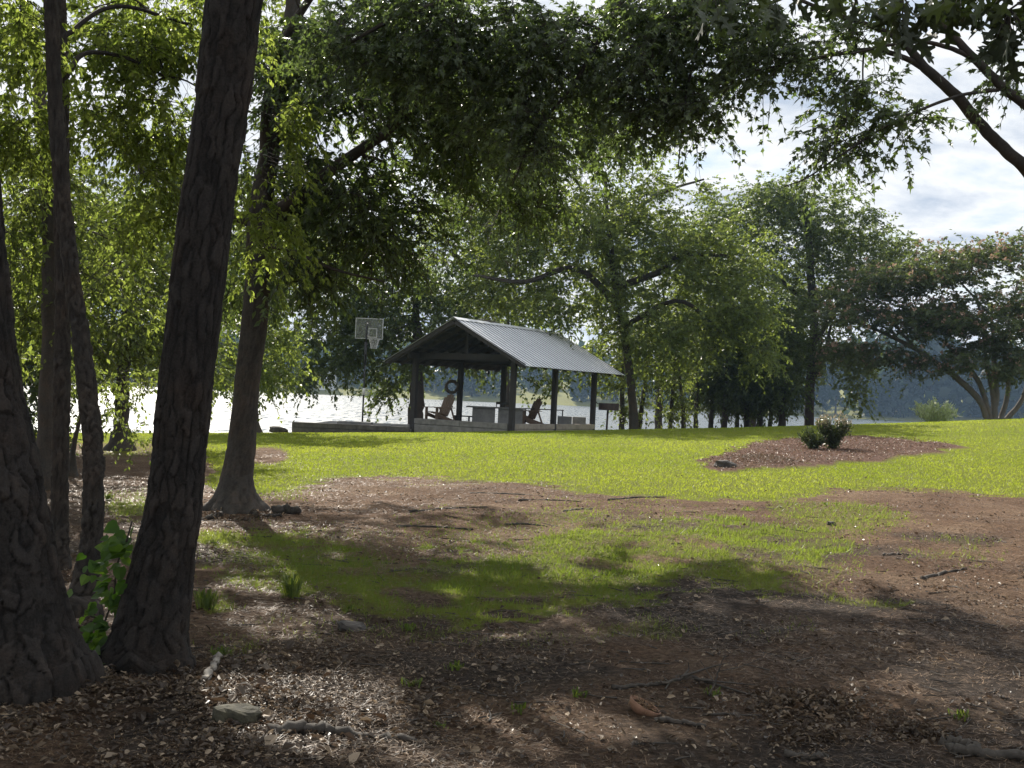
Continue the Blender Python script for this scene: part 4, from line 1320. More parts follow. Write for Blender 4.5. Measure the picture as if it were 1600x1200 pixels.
# ------------------------------------------------------------------ bushes and small plants
def bush(name, label, base, rx, rz, nstem, nleaf, leaf, lm, seed, tipmat=None, shape='diamond', upright=0.6, cat='shrub'):
    rg = np.random.default_rng(seed)
    root = thing(name, label, cat, base)
    st = MB()
    Ps = []; As = []
    for i in range(nstem):
        a = rg.random() * 2 * PI
        r = rx * (0.25 + 0.75 * rg.random() ** 0.5)
        tip = np.array([math.cos(a) * r, math.sin(a) * r, rz * (1.0 - 0.45 * (r / rx) ** 2) * (0.7 + 0.3 * rg.random())])
        mid = tip * np.array([0.4, 0.4, 0.55])
        st.tube(spline([np.array([0, 0, -0.05]), mid, tip], 5), [0.014, 0.011, 0.008, 0.006, 0.003], 4, False)
        n = nleaf // nstem
        t = rg.random(n) ** 0.6
        p = np.where(t[:, None] < .5, mid * (t[:, None] * 2), mid + (tip - mid) * (t[:, None] * 2 - 1))
        p = p + rg.normal(size=(n, 3)) * rx * 0.13
        p[:, 2] = np.maximum(p[:, 2], 0.02)
        Ps.append(p)
        As.append(unit(rg.normal(size=(n, 3)) * 0.8 + unit(tip)[None] * upright + np.array([0, 0, upright])))
    p = np.concatenate(Ps); ax = np.concatenate(As)
    V, Ft, k = leaf_arrays(p, ax, unit(rg.normal(size=p.shape) + np.array([0, 0, .6])), leaf[0] * (0.7 + 0.6 * rg.random(len(p))), leaf[1], shape)
    st.build('stems', M['stick'], root, smooth=True)
    tint = rg.random(len(p))
    if tipmat is not None:
        hi = p[:, 2] > rz * (0.4 + 0.45 * rg.random(len(p)))
        kv = len(LEAF[shape][0])
        for nm, sel, mt in (('foliage', ~hi, lm), ('new_growth', hi, tipmat)):
            V, Ft, k = leaf_arrays(p[sel], ax[sel], unit(rg.normal(size=p[sel].shape) + np.array([0, 0, .6])), leaf[0], leaf[1], shape)
            link(nm, mesh_np(nm, V, Ft, True, tint=np.repeat(tint[sel], k)), mt, root, kind='stuff')
    else:
        link('foliage', mesh_np('foliage', V, Ft, True, tint=np.repeat(tint, k)), lm, root, kind='stuff')
    return root


sb = gp(1301, 704)
bush('garden_shrub', 'taller dark shrub with pale new tips in the mulch bed', sb, 0.38, 1.05, 20, 2300, (0.085, 0.036), M['shrub_leaf'], 3, M['shrub_tip'])
sb = gp(1270, 704)
bush('garden_shrub', 'lower rounded dark shrub left of the pale-tipped one in the mulch bed', sb, 0.33, 0.60, 14, 1300, (0.075, 0.032), M['shrub_leaf'], 4)
bb = at(1460, 655, 46.5)
bb[2] = float(gz(bb[0], 46.5))
bush('pale_bush', 'pale green bush on the lawn crest left of the mimosa stems', bb, 0.85, at(1460, 622, 46.5)[2] - bb[2], 16, 1300, (0.17, 0.06), M['pale_leaf'], 5, upright=1.0)


def vine():
    b = gp(196, 1055)
    root = thing('climbing_vine', 'green leafy vine climbing the left side of the leaning pine', 'vine', b)
    rg = np.random.default_rng(8)
    path = [(196, 1040), (168, 1020), (160, 985), (178, 930), (182, 885), (196, 850), (206, 815)]
    pts = [at(x, y, 6.0) - b for x, y in path]
    S = spline(pts, 24)
    MB().tube(S, 0.005, 5).build('stem', M['stick'], root, smooth=True)
    heart = [(0, 0, 0), (-.05, .28, .03), (.15, .46, .06), (.45, .42, .06), (.78, .2, .0), (1, 0, -.1), (.5, 0, -.03),
             (-.05, -.28, .03), (.15, -.46, .06), (.45, -.42, .06), (.78, -.2, .0)]
    hf = [(0, 6, 2, 1), (6, 4, 3, 2), (6, 5, 4), (0, 7, 8, 6), (6, 8, 9, 10), (6, 10, 5)]
    ms = []
    for k in range(3):
        me = bpy.data.meshes.new('leaf')
        me.from_pydata(heart, [], hf)
        a = me.attributes.new('tint', 'FLOAT', 'FACE')
        a.data.foreach_set('value', np.full(len(hf), 0.15 + 0.35 * k, np.float32))
        me.materials.append(M['vine_leaf'])
        ms.append(me)
    for i in range(150):
        t = rg.random()
        p = S[int(t * 23)]
        spread = 0.085 * (1.1 - 0.75 * t)
        p = p + np.array([rg.normal() * spread - 0.02, rg.normal() * 0.06 - .02, rg.normal() * 0.045])
        o = bpy.data.objects.new('leaf', ms[i % 3])
        COL.objects.link(o)
        o.parent = root
        ax = unit(np.array([-0.5 + rg.normal() * .6, -0.2 + rg.normal() * .5, -0.5 + .4 * rg.normal()]))
        nn = unit(np.array([rg.normal() * .6, -0.5 + rg.normal() * .6, 0.8]))
        B = unit(np.cross(nn, ax)); Cc = np.cross(ax, B)
        o.rotation_euler = Matrix((ax.tolist(), B.tolist(), Cc.tolist())).transposed().to_euler()
        s = 0.04 + 0.045 * rg.random()
        o.scale = (s, s, s)
        o.location = p


vine()


# ------------------------------------------------------------------ grass
def build_grass():
    rg = np.random.default_rng(77)
    n = 680000
    # even in distance and bearing, thinned by the cover map
    d = np.exp(rg.uniform(math.log(4.6), math.log(46), n))
    keepd = rg.random(n) < np.clip((d / 30.0) ** 0.75, 0, 1)
    d = d[keepd]
    x = (rg.random(len(d)) - 0.5) * 1.06 * d
    g, bed, lit = cover(x, d)
    keep = (rg.random(len(d)) < g * 0.95) & (g > 0.08)
    x, d, g = x[keep], d[keep], g[keep]
    px, py = to_px(x, d, gsmooth(x, d))
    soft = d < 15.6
    z = gz(x, d)
    h = (0.045 + 0.035 * rg.random(len(x))) * np.where(soft, 0.95, 0.55) * (0.5 + 0.5 * g)
    w = np.clip(0.0009 * d, 0.0055, 0.022)
    a = rg.random(len(x)) * 2 * PI
    lean = rg.normal(size=(len(x), 2)) * 0.55
    P = np.stack([x, d, z - 0.008], -1)
    side = np.stack([np.cos(a), np.sin(a), np.zeros_like(a)], -1) * w[:, None] * 0.5
    tip = P + np.stack([lean[:, 0] * h, lean[:, 1] * h, h], -1)
    print('grass blades', len(x))
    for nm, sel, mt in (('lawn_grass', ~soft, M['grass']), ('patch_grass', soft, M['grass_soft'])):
        k = sel.sum()
        V = np.stack([P[sel] - side[sel], P[sel] + side[sel], tip[sel]], 1).reshape(-1, 3)
        Ft = np.arange(k * 3).reshape(-1, 3)
        tint = np.clip(rg.random(k) * 0.35 + 0.1 + fbm(x[sel] * 0.8, d[sel] * 0.45, 41, 3) * 0.7 + (fbm(x[sel] * 0.16, d[sel] * 0.28, 43, 3) - 0.5) * 1.0 - 0.05, 0, 1)
        link(nm, mesh_np(nm, V, Ft, False, tint=tint), mt, kind='stuff')


build_grass()


def tuft(label, px, py, h, n, seed, spread=0.12, bent=0.7):
    rg = np.random.default_rng(seed)
    b = gp(px, py)
    V = []; Ft = []
    for i in range(n):
        a = rg.random() * 2 * PI
        r = rg.random() * spread * 0.5
        p = np.array([math.cos(a) * r, math.sin(a) * r, -0.01])
        out = np.array([math.cos(a), math.sin(a), 0]) * bent * (0.3 + rg.random())
        hh = h * (0.55 + 0.45 * rg.random())
        s = np.array([-math.sin(a), math.cos(a), 0]) * (0.003 + 0.004 * rg.random())
        m = p + out * hh * 0.3 + np.array([0, 0, hh * 0.6])
        t = p + out * hh * 0.85 + np.array([0, 0, hh])
        k = len(V)
        V += [p - s, p + s, m - s, m + s, t]
        Ft.append((k, k + 1, k + 3, k + 2)); 
    quads = np.array(Ft)
    tris = np.array([(q[3], q[2], q[2] + 2) for q in quads])
    me = mesh_np('weed_tuft', np.array(V), [quads, tris], True, tint=np.concatenate([rg.random(n)] * 2))
    o = link('weed_tuft', me, M['grass_soft'])
    o.location = b
    tag(o, label, 'weed', 'weed tufts in the foreground')


for i, (px, py, h, n, lab) in enumerate([
        (455, 932, 0.30, 44, 'tall tuft of grass at the left end of the shaded grass patch'), (322, 952, 0.24, 60, 'grass tuft against the right side of the leaning pine'),
        (640, 985, 0.10, 20, 'small grass tuft at the near edge of the grass patch'), (545, 955, 0.09, 18, 'small tuft in the shaded grass beside a dark debris heap'),
        (1112, 1086, 0.09, 12, 'green sprout beside the upright dead twig'), (815, 1112, 0.08, 12, 'small green sprout on bare earth right of the sunlit leaf litter'),
        (642, 1072, 0.09, 16, 'yellow-green sprout at the top of the sunlit leaf litter'), (686, 1135, 0.05, 14, 'low bright sprout in the right half of the sunlit litter'),
        (1502, 1122, 0.09, 16, 'grass sprout among the dead leaves at lower right'), (345, 1025, 0.10, 30, 'loose grass tuft behind the pale broken stick'),
        (905, 1085, 0.08, 14, 'sprout on shaded earth left of the fallen branch'), (710, 1045, 0.08, 18, 'sprout in dark litter above the sunlit leaves'), (1000, 905, 0.08, 14, 'tuft in the sunlit corner of the grass patch'),
        (170, 780, 0.14, 34, 'tuft of grass behind the curved slim trunk'), (10, 1085, 0.2, 16, 'thin dry grass at the foot of the thick pine'), (1290, 790, 0.1, 18, 'tuft where the lawn thins into bare earth')]):
    tuft(lab, px, py, h, n, 100 + i)


# ------------------------------------------------------------------ litter
def build_litter():
    rg = np.random.default_rng(5)
    n = 210000
    d = np.exp(rg.uniform(math.log(4.4), math.log(16), n))
    x = (rg.random(n) - 0.5) * 1.05 * d
    g, bed, lit = cover(x, d)
    keep = rg.random(n) < np.clip(lit ** 1.5 * 1.0 + 0.01, 0, 1) * (0.25 + 0.9 * sstep(0.38, 0.6, fbm(x * 1.7, d * 1.7, 57, 3))) * (1 - 0.7 * g)
    x, d, lit = x[keep], d[keep], lit[keep]
    z = gz(x, d)
    P = np.stack([x, d, z + rg.random(len(x)) * 0.025 * lit], -1)
    a = rg.random(len(x)) * 2 * PI
    ax = np.stack([np.cos(a), np.sin(a), rg.normal(size=len(x)) * 0.28], -1)
    nn = unit(np.stack([rg.normal(size=len(x)) * .45, rg.normal(size=len(x)) * .45, np.ones(len(x))], -1))
    s = (0.011 + 0.028 * rg.random(len(x)) ** 2.4 + 0.05 * (rg.random(len(x)) < 0.02)) * (0.6 + 0.4 * sstep(0.2, 0.6, lit))
    V, Ft, k = leaf_arrays(P, ax, nn, s, s * (0.3 + 0.4 * rg.random(len(x))), 'curl')
    tint = rg.random(len(x)) ** 4.5
    link('leaf_litter', mesh_np('leaf_litter', V, Ft, False, tint=np.repeat(tint, k)), M['litter'], kind='stuff')
    print('litter', len(x))
    n = 230000
    d = np.exp(rg.uniform(math.log(4.4), math.log(24), n))
    x = (rg.random(n) - 0.5) * 1.05 * d
    g, bed, lit = cover(x, d)
    dens = np.clip(fbm(x * 1.2, d * 1.2, 55, 3) * 2.6 - 0.7, 0.08, 1) * np.clip(d / 10, 0.45, 1)
    keep = rg.random(n) < np.maximum(dens * (1 - 0.8 * g), bed)
    x, d, bed = x[keep], d[keep], bed[keep]
    z = gz(x, d) + 0.05 * bed + 0.004 + rg.random(len(x)) * 0.012
    a = rg.random(len(x)) * 2 * PI
    L = (0.03 + 0.07 * rg.random(len(x)) ** 1.5)
    w = np.clip(0.0005 * d, 0.0022, 0.010)
    P = np.stack([x, d, z], -1)
    t = np.stack([np.cos(a), np.sin(a), rg.normal(size=len(x)) * 0.10], -1)
    s = np.stack([-np.sin(a), np.cos(a), np.zeros(len(x))], -1) * w[:, None] * 0.5
    V = np.stack([P - s, P + s, P + t * L[:, None] + np.array([0, 0, .003])], 1).reshape(-1, 3)
    link('pine_straw', mesh_np('pine_straw', V, np.arange(len(V)).reshape(-1, 3), False, tint=rg.random(len(x)) ** 1.7), M['straw'], kind='stuff')
    # leaves and needles drifted against the trunk feet
    Ps = []
    for (bx, by, r0, m) in ((228, 1064, 0.22, 900), (34, 1096, 0.30, 900), (368, 806, 0.26, 700), (128, 985, 0.1, 260), (93, 905, 0.1, 200)):
        c = gp(bx, by)
        th = rg.random(m) * 2 * PI
        q = r0 * (0.85 + np.abs(rg.normal(size=m)) * 0.55)
        X_ = c[0] + q * np.cos(th); Y_ = c[1] + q * np.sin(th)
        Ps.append(np.stack([X_, Y_, gz(X_, Y_) + 0.06 * np.exp(-(q / r0 - 0.85) * 3) * rg.random(m)], -1))
    P = np.concatenate(Ps)
    m = len(P)
    ax = rg.normal(size=(m, 3)) * np.array([1, 1, 0.4]); nn = unit(rg.normal(size=(m, 3)) * .5 + np.array([0, 0, 1]))
    s_ = 0.02 + 0.035 * rg.random(m)
    V, Ft, k = leaf_arrays(P, ax, nn, s_, s_ * (0.15 + 0.4 * rg.random(m)), 'curl')
    link('drifted_leaves', mesh_np('drifted_leaves', V, Ft, False, tint=np.repeat(rg.random(m) ** 4, k)), M['litter'], kind='stuff')
    # small broken twigs
    tw = MB()
    for i in range(420):
        d_ = math.exp(rg.uniform(math.log(4.6), math.log(15))); x_ = (rg.random() - 0.5) * 1.0 * d_
        a_ = rg.random() * PI; L_ = 0.06 + 0.22 * rg.random() ** 2
        p0 = np.array([x_, d_, 0]); t_ = np.array([math.cos(a_), math.sin(a_), 0])
        pts = [p0 - t_ * L_ / 2, p0 + np.array([rg.normal(), rg.normal(), 0]) * L_ * 0.06, p0 + t_ * L_ / 2]
        for q_ in pts:
            q_[2] = float(gz(q_[0], q_[1])) + 0.008
        tw.tube(pts, [0.0045, 0.004, 0.0025], 4, False)
    tw.build('broken_twigs', M['stick'], None, kind='stuff')
    # broken bark, cones and twig ends
    n = 60000
    d = np.exp(rg.uniform(math.log(4.4), math.log(20), n)); x = (rg.random(n) - 0.5) * 1.05 * d
    g, bed, lit = cover(x, d)
    k2 = rg.random(n) < np.clip(fbm(x * 1.6, d * 1.6, 91, 3) * 2.8 - 1.15, 0.02, 1) * (1 - 0.85 * g) * np.clip(d / 9, 0.35, 1)
    x, d = x[k2], d[k2]
    P = np.stack([x, d, gz(x, d) + 0.003 + rg.random(len(x)) * 0.012], -1)
    a = rg.random(len(x)) * 2 * PI
    ax = np.stack([np.cos(a), np.sin(a), rg.normal(size=len(x)) * 0.3], -1)
    nn = unit(np.stack([rg.normal(size=len(x)) * .6, rg.normal(size=len(x)) * .6, np.ones(len(x))], -1))
    s_ = 0.012 + 0.04 * rg.random(len(x)) ** 2.5
    V, Ft, k = leaf_arrays(P, ax, nn, s_, s_ * (0.2 + 0.5 * rg.random(len(x))), 'curl')
    link('ground_debris', mesh_np('ground_debris', V, Ft, False, tint=np.repeat(rg.random(len(x)) ** 4.0, k)), M['litter'], kind='stuff')
    # wood chips on the mulch bed
    n = 60000
    d = rg.uniform(20, 40, n); x = rg.uniform(3, 16, n)
    g, bed, lit = cover(x, d)
    k2 = (bed > 0.5) & (rg.random(n) < 0.9)
    x, d = x[k2], d[k2]
    P = np.stack([x, d, gz(x, d) + 0.05 + rg.random(len(x)) * 0.03], -1)
    a = rg.random(len(x)) * 2 * PI
    ax = np.stack([np.cos(a), np.sin(a), rg.normal(size=len(x)) * 0.4], -1)
    nn = unit(np.stack([rg.normal(size=len(x)) * .6, rg.normal(size=len(x)) * .6, np.ones(len(x))], -1))
    V, Ft, k = leaf_arrays(P, ax, nn, 0.025 + 0.055 * rg.random(len(x)) ** 2, 0.012 + 0.016 * rg.random(len(x)), 'diamond')
    link('mulch_chips', mesh_np('mulch_chips', V, Ft, False, tint=np.repeat(rg.random(len(x)) ** 1.4, k)), M['straw'], kind='stuff')


build_litter()


# ------------------------------------------------------------------ sticks, stones, roots
def stick(label, pts, r0, r1, mat='stick', name='dead_stick', lift=0.6, seed=1, twigs=(), cat='stick', group='sticks on the ground'):
    rg = np.random.default_rng(seed)
    W = []
    for q in pts:
        p = gp(q[0], q[1])
        p[2] += r0 * lift + (q[2] if len(q) > 2 else 0)
        W.append(p)
    b = W[0].copy()
    root = thing(name, label, cat, b, 0, group)
    S = spline([p - b for p in W], 6 * len(W))
    S = S + (rg.random(S.shape) - .5) * r0 * 0.8
    rr = np.linspace(r0, r1, len(S)) * (0.85 + 0.3 * rg.random(len(S)))
    MB().tube(S, rr, 7).build('stem', M[mat], root, smooth=True)
    for tw in twigs:
        Q = []
        for (px, py, dz) in tw:
            p = gp(px, py); p[2] += dz
            Q.append(p - b)
        q = spline(Q, 8)
        MB().tube(q, np.linspace(r1 * 1.4, 0.0015, 8), 5).build('twig', M[mat], root, smooth=True)
    return root


stick('forked dead branch with twigs lying on the shaded earth', [(958, 1077), (1000, 1073), (1040, 1070), (1075, 1066, 0.02), (1110, 1070, 0.01)], 0.013, 0.006, seed=2, name='fallen_branch', cat='branch',
      twigs=[[(1062, 1068, 0.02), (1075, 1064, 0.06), (1074, 1064, 0.10)], [(1062, 1067, 0.03), (1110, 1066, 0.08), (1140, 1070, 0.12)], [(1100, 1070, 0.02), (1160, 1085, 0.01), (1190, 1092, 0.01)],
             [(1085, 1067, 0.02), (1130, 1078, 0.04), (1180, 1076, 0.02)]])
stick('upright dead twig standing above the forked fallen branch', [(1108, 1088), (1116, 1086, 0.06), (1122, 1086, 0.13), (1130, 1086, 0.2)], 0.006, 0.002, seed=3, name='dead_twig',
      twigs=[[(1116, 1086, 0.06), (1100, 1080, 0.12), (1092, 1078, 0.15)], [(1122, 1086, 0.12), (1160, 1086, 0.15), (1190, 1084, 0.19)]])
stick('split dead stick in the sunlit earth below the clay bowl', [(1025, 1128), (1060, 1131), (1105, 1139)], 0.016, 0.008, seed=4)
stick('pale broken stick leaning by the foot of the leaning pine', [(318, 1068), (330, 1055, 0.03), (342, 1042, 0.05)], 0.022, 0.016, 'palestick', seed=5)
stick('pale thin stick in front of the mossy stone', [(342, 1135), (385, 1131), (430, 1123, 0.01)], 0.006, 0.004, 'palestick', seed=6)
stick('pale straight stick in the litter below the mossy stone', [(285, 1158), (312, 1153), (336, 1147)], 0.006, 0.005, 'palestick', seed=7)
stick('thick dark root breaking the litter surface', [(420, 1148), (480, 1146, 0.01), (520, 1150, 0.01), (590, 1156), (650, 1162)], 0.034, 0.014, seed=8, lift=0.4, name='surface_root', cat='root', group=None)
stick('dark log along the bottom right corner', [(1478, 1176), (1530, 1182), (1620, 1188)], 0.026, 0.024, seed=9, name='dead_log', cat='log', group=None)
stick('short dark log piece left of the corner log', [(1475, 1166), (1500, 1170), (1524, 1173)], 0.03, 0.026, seed=10, name='dead_log', cat='log', group=None)
stick('dark stick at the bottom edge below the leaf heap', [(1230, 1183), (1260, 1186), (1292, 1184)], 0.018, 0.014, seed=11)
stick('thin stick right of the clay bowl', [(1098, 1118), (1140, 1117), (1190, 1120)], 0.007, 0.004, seed=12)
stick('chunk of log lying right of the flared oak foot', [(428, 803), (445, 802, .02), (464, 803)], 0.05, 0.045, seed=13, name='dead_log', cat='log', group=None)
stick('gnarled bare root running left from the flared oak foot', [(345, 806), (325, 812), (300, 815)], 0.035, 0.012, seed=15, name='surface_root', cat='root', group=None)
stick('bare root running right from the flared oak foot', [(395, 806), (415, 808), (440, 808)], 0.03, 0.014, seed=14, name='surface_root', cat='root', group=None)
for i, (x0, y0, x1, y1, lab) in enumerate([(735, 771, 850, 776, 'uppermost dark root ridge in the bare earth'), (810, 783, 905, 784, 'dark root below the lawn edge, middle of the bare earth'), (640, 800, 760, 793, 'long dark root on the left of the bare earth'),
                                           (950, 782, 1040, 777, 'root ridge at the right end of the bare earth'), (620, 823, 740, 828, 'root along the shaded top of the grass patch'), (790, 820, 850, 822, 'short root just above the grass patch'),
                                           (880, 800, 925, 796, 'small twig-like root beside a thin grass strip'), (1380, 868, 1420, 868, 'dead stick on the half-lit earth at right'), (1440, 905, 1510, 890, 'thin stick slanting over the earth at right')]):
    stick(lab, [(x0, y0), ((x0 + x1) / 2, (y0 + y1) / 2 - 1.5), (x1, y1)], 0.018, 0.01, seed=20 + i, name='surface_root' if i < 7 else 'dead_stick', cat='root' if i < 7 else 'stick', group='roots showing in the bare earth' if i < 7 else 'sticks on the ground', lift=0.25)


def rock(label, px, py, sx, sy, sz, seed, mat, name='stone', sink=0.25):
    rg = np.random.default_rng(seed)
    b = gp(px, py)
    V = []; Fq = []
    nu, nv = 13, 8
    for j in range(nv + 1):
        ph = PI * j / nv
        for i in range(nu):
            th = 2 * PI * i / nu
            v = np.array([math.sin(ph) * math.cos(th), math.sin(ph) * math.sin(th), math.cos(ph)])
            r = 0.55 + 0.95 * float(fbm(np.array(v[0] * 1.6 + v[2] + seed), np.array(v[1] * 1.6 - v[2] * .7), seed, 3))
            v = np.sign(v) * np.abs(v) ** 0.6
            V.append(v * r * np.array([sx, sy, sz]) * 0.5 + np.array([0, 0, sz * (0.5 - sink)]))
    for j in range(nv):
        for i in range(nu):
            i2 = (i + 1) % nu
            Fq.append((j * nu + i, (j + 1) * nu + i, (j + 1) * nu + i2, j * nu + i2))
    o = link(name, mesh_np(name, np.array(V), np.array(Fq), False), M[mat])
    o.location = b
    o.rotation_euler = (0, 0.12, rg.random() * 1.0)
    tag(o, label, 'stone')
    return o


rock('wedge-shaped mossy stone in the sunlit leaf litter', 372, 1128, 0.19, 0.15, 0.10, 3, 'stone')
rock('dark stone at the left tip of the mulch bed', 1132, 733, 0.42, 0.34, 0.18, 4, 'darkstone')
rk = at(436, 670, 37.5)
o = rock('low brown stone on the lawn crest left of the court wall', 436, 673, 0.62, 0.5, 0.22, 6, 'darkstone', sink=0.42)
rock('small dark stone where the bare earth meets the lawn', 1298, 820, 0.09, 0.07, 0.05, 7, 'darkstone')
rock('small dark lump of debris at the near edge of the shaded grass', 548, 984, 0.16, 0.12, 0.06, 8, 'darkstone', name='debris_lump')


def clay_bowl():
    b = gp(1003, 1112)
    V = []; Fq = []
    n = 28; prof = [(0.02, 0.0), (0.06, 0.008), (0.088, 0.035), (0.097, 0.068), (0.088, 0.068), (0.078, 0.036), (0.05, 0.014), (0.001, 0.012)]
    for r, z in prof:
        for i in range(n):
            th = 2 * PI * i / n
            V.append((r * math.cos(th), r * math.sin(th), z))
    for j in range(len(prof) - 1):
        for i in range(n):
            i2 = (i + 1) % n
            Fq.append((j * n + i, j * n + i2, (j + 1) * n + i2, (j + 1) * n + i))
    root = thing('clay_bowl', 'broken terracotta bowl half sunk in the shaded earth', 'bowl', b)
    root.rotation_euler = (0.12, 0.42, 0.2)
    root.scale = (0.85, 0.85, 0.85)
    link('shell', mesh_np('shell', np.array(V) - np.array([0, 0, 0.022]), np.array(Fq), True), M['terracotta'], root)
    rg = np.random.default_rng(4)
    p = np.stack([rg.normal(size=160) * .035, rg.normal(size=160) * .035, 0.03 + rg.random(160) * .02], -1)
    Vv, Ft, k = leaf_arrays(p, rg.normal(size=p.shape) * np.array([1, 1, .3]), unit(rg.normal(size=p.shape) * .4 + np.array([0, 0, 1])), 0.04, 0.008, 'diamond')
    link('debris', mesh_np('debris', Vv, Ft, False, tint=np.repeat(rg.random(160), k)), M['straw'], root, kind='stuff')


clay_bowl()


def leaf_heap(label, px, py, sx, sy, sz, n, seed, dark=3.0):
    rg = np.random.default_rng(seed)
    b = gp(px, py)
    q = rg.normal(size=(n, 2)) * 0.45
    h = sz * np.exp(-(q ** 2).sum(1) * 2)
    p = np.stack([q[:, 0] * sx, q[:, 1] * sy, h * rg.random(n) ** 0.4], -1)
    a = rg.random(n) * 2 * PI
    ax = np.stack([np.cos(a), np.sin(a), rg.normal(size=n) * 0.5], -1)
    nn = unit(np.stack([rg.normal(size=n) * .7, rg.normal(size=n) * .7, np.ones(n)], -1))
    s = 0.018 + 0.04 * rg.random(n) ** 1.5
    V, Ft, k = leaf_arrays(p, ax, nn, s, s * (0.2 + 0.35 * rg.random(n)), 'curl')
    o = thing('leaf_heap', label, 'leaf heap', b)
    link('dead_leaves', mesh_np('dead_leaves', V, Ft, False, tint=np.repeat(rg.random(n) ** dark * 0.6, k)), M['litter'], o, kind='stuff')


leaf_heap('dark heap of dead leaves and twigs right of the fallen branch', 1275, 1108, 0.42, 0.34, 0.07, 900, 1)
leaf_heap('small heap of curled leaves near the bottom, half in sun', 1270, 1152, 0.22, 0.14, 0.04, 260, 2)
leaf_heap('low heap of dead leaves at the right, by the corner log', 1430, 1150, 0.22, 0.16, 0.05, 320, 3)
leaf_heap('heap of grey prunings at the left end of the mulch bed', 1195, 722, 1.0, 1.8, 0.16, 1500, 4, 1.3)

# ------------------------------------------------------------------ pavilion
YAW = -0.526
PW, PL = 5.687, 7.592
ZE, ZR = 2.547, 4.076
PO = np.array([-2.053, 38.995, 0.0])
FLOOR = 0.42
pav = thing('pavilion', 'open timber pavilion with a silver ribbed metal roof above the lake', 'pavilion', PO, YAW)
gx, gy = math.cos(YAW), math.sin(YAW)


def pav_world(a, b, z):
    return np.array([PO[0] + gx * a - gy * b, PO[1] + gy * a + gx * b, z])


def pav_local(p):
    q = np.asarray(p) - PO
    return np.array([gx * q[0] + gy * q[1], -gy * q[0] + gx * q[1], p[2]])


slope = (ZR - ZE) / (PW / 2)
sl = math.hypot(1, slope)
nrm = np.array([slope / sl, 0, 1 / sl])
px_posts = [0.725, PL / 2 - 0.107, PL - 0.725]
POST_X = PW / 2 - 0.84
BEAM_Z = ZE + (PW / 2 - POST_X) * slope - 0.16
for sx in (-1, 1):
    for y in px_posts:
        m = MB()
        m.box(sx * POST_X - 0.085, sx * POST_X + 0.085, y - 0.085, y + 0.085, -0.9, BEAM_Z - 0.14)
        m.build('post', M['darkwood'], pav, bevel=0.008)
    MB().box(sx * POST_X - 0.07, sx * POST_X + 0.07, 0.25, PL - 0.25, BEAM_Z - 0.138, BEAM_Z + 0.06).build('eave_beam', M['darkwood'], pav, bevel=0.006)
for y in px_posts:
    MB().box(-POST_X - 0.12, POST_X + 0.12, y + 0.088, y + 0.13, BEAM_Z - 0.13, BEAM_Z + 0.09).build('tie_beam', M['darkwood'], pav)
    MB().box(-0.06, 0.06, y + 0.132, y + 0.17, BEAM_Z - 0.02, ZR - 0.22).build('king_post', M['darkwood'], pav)
MB().box(-0.02, 0.02, 0.06, PL - 0.06, ZR - 0.30, ZR - 0.10).build('ridge_board', M['ceilwood'], pav)
rm = {}
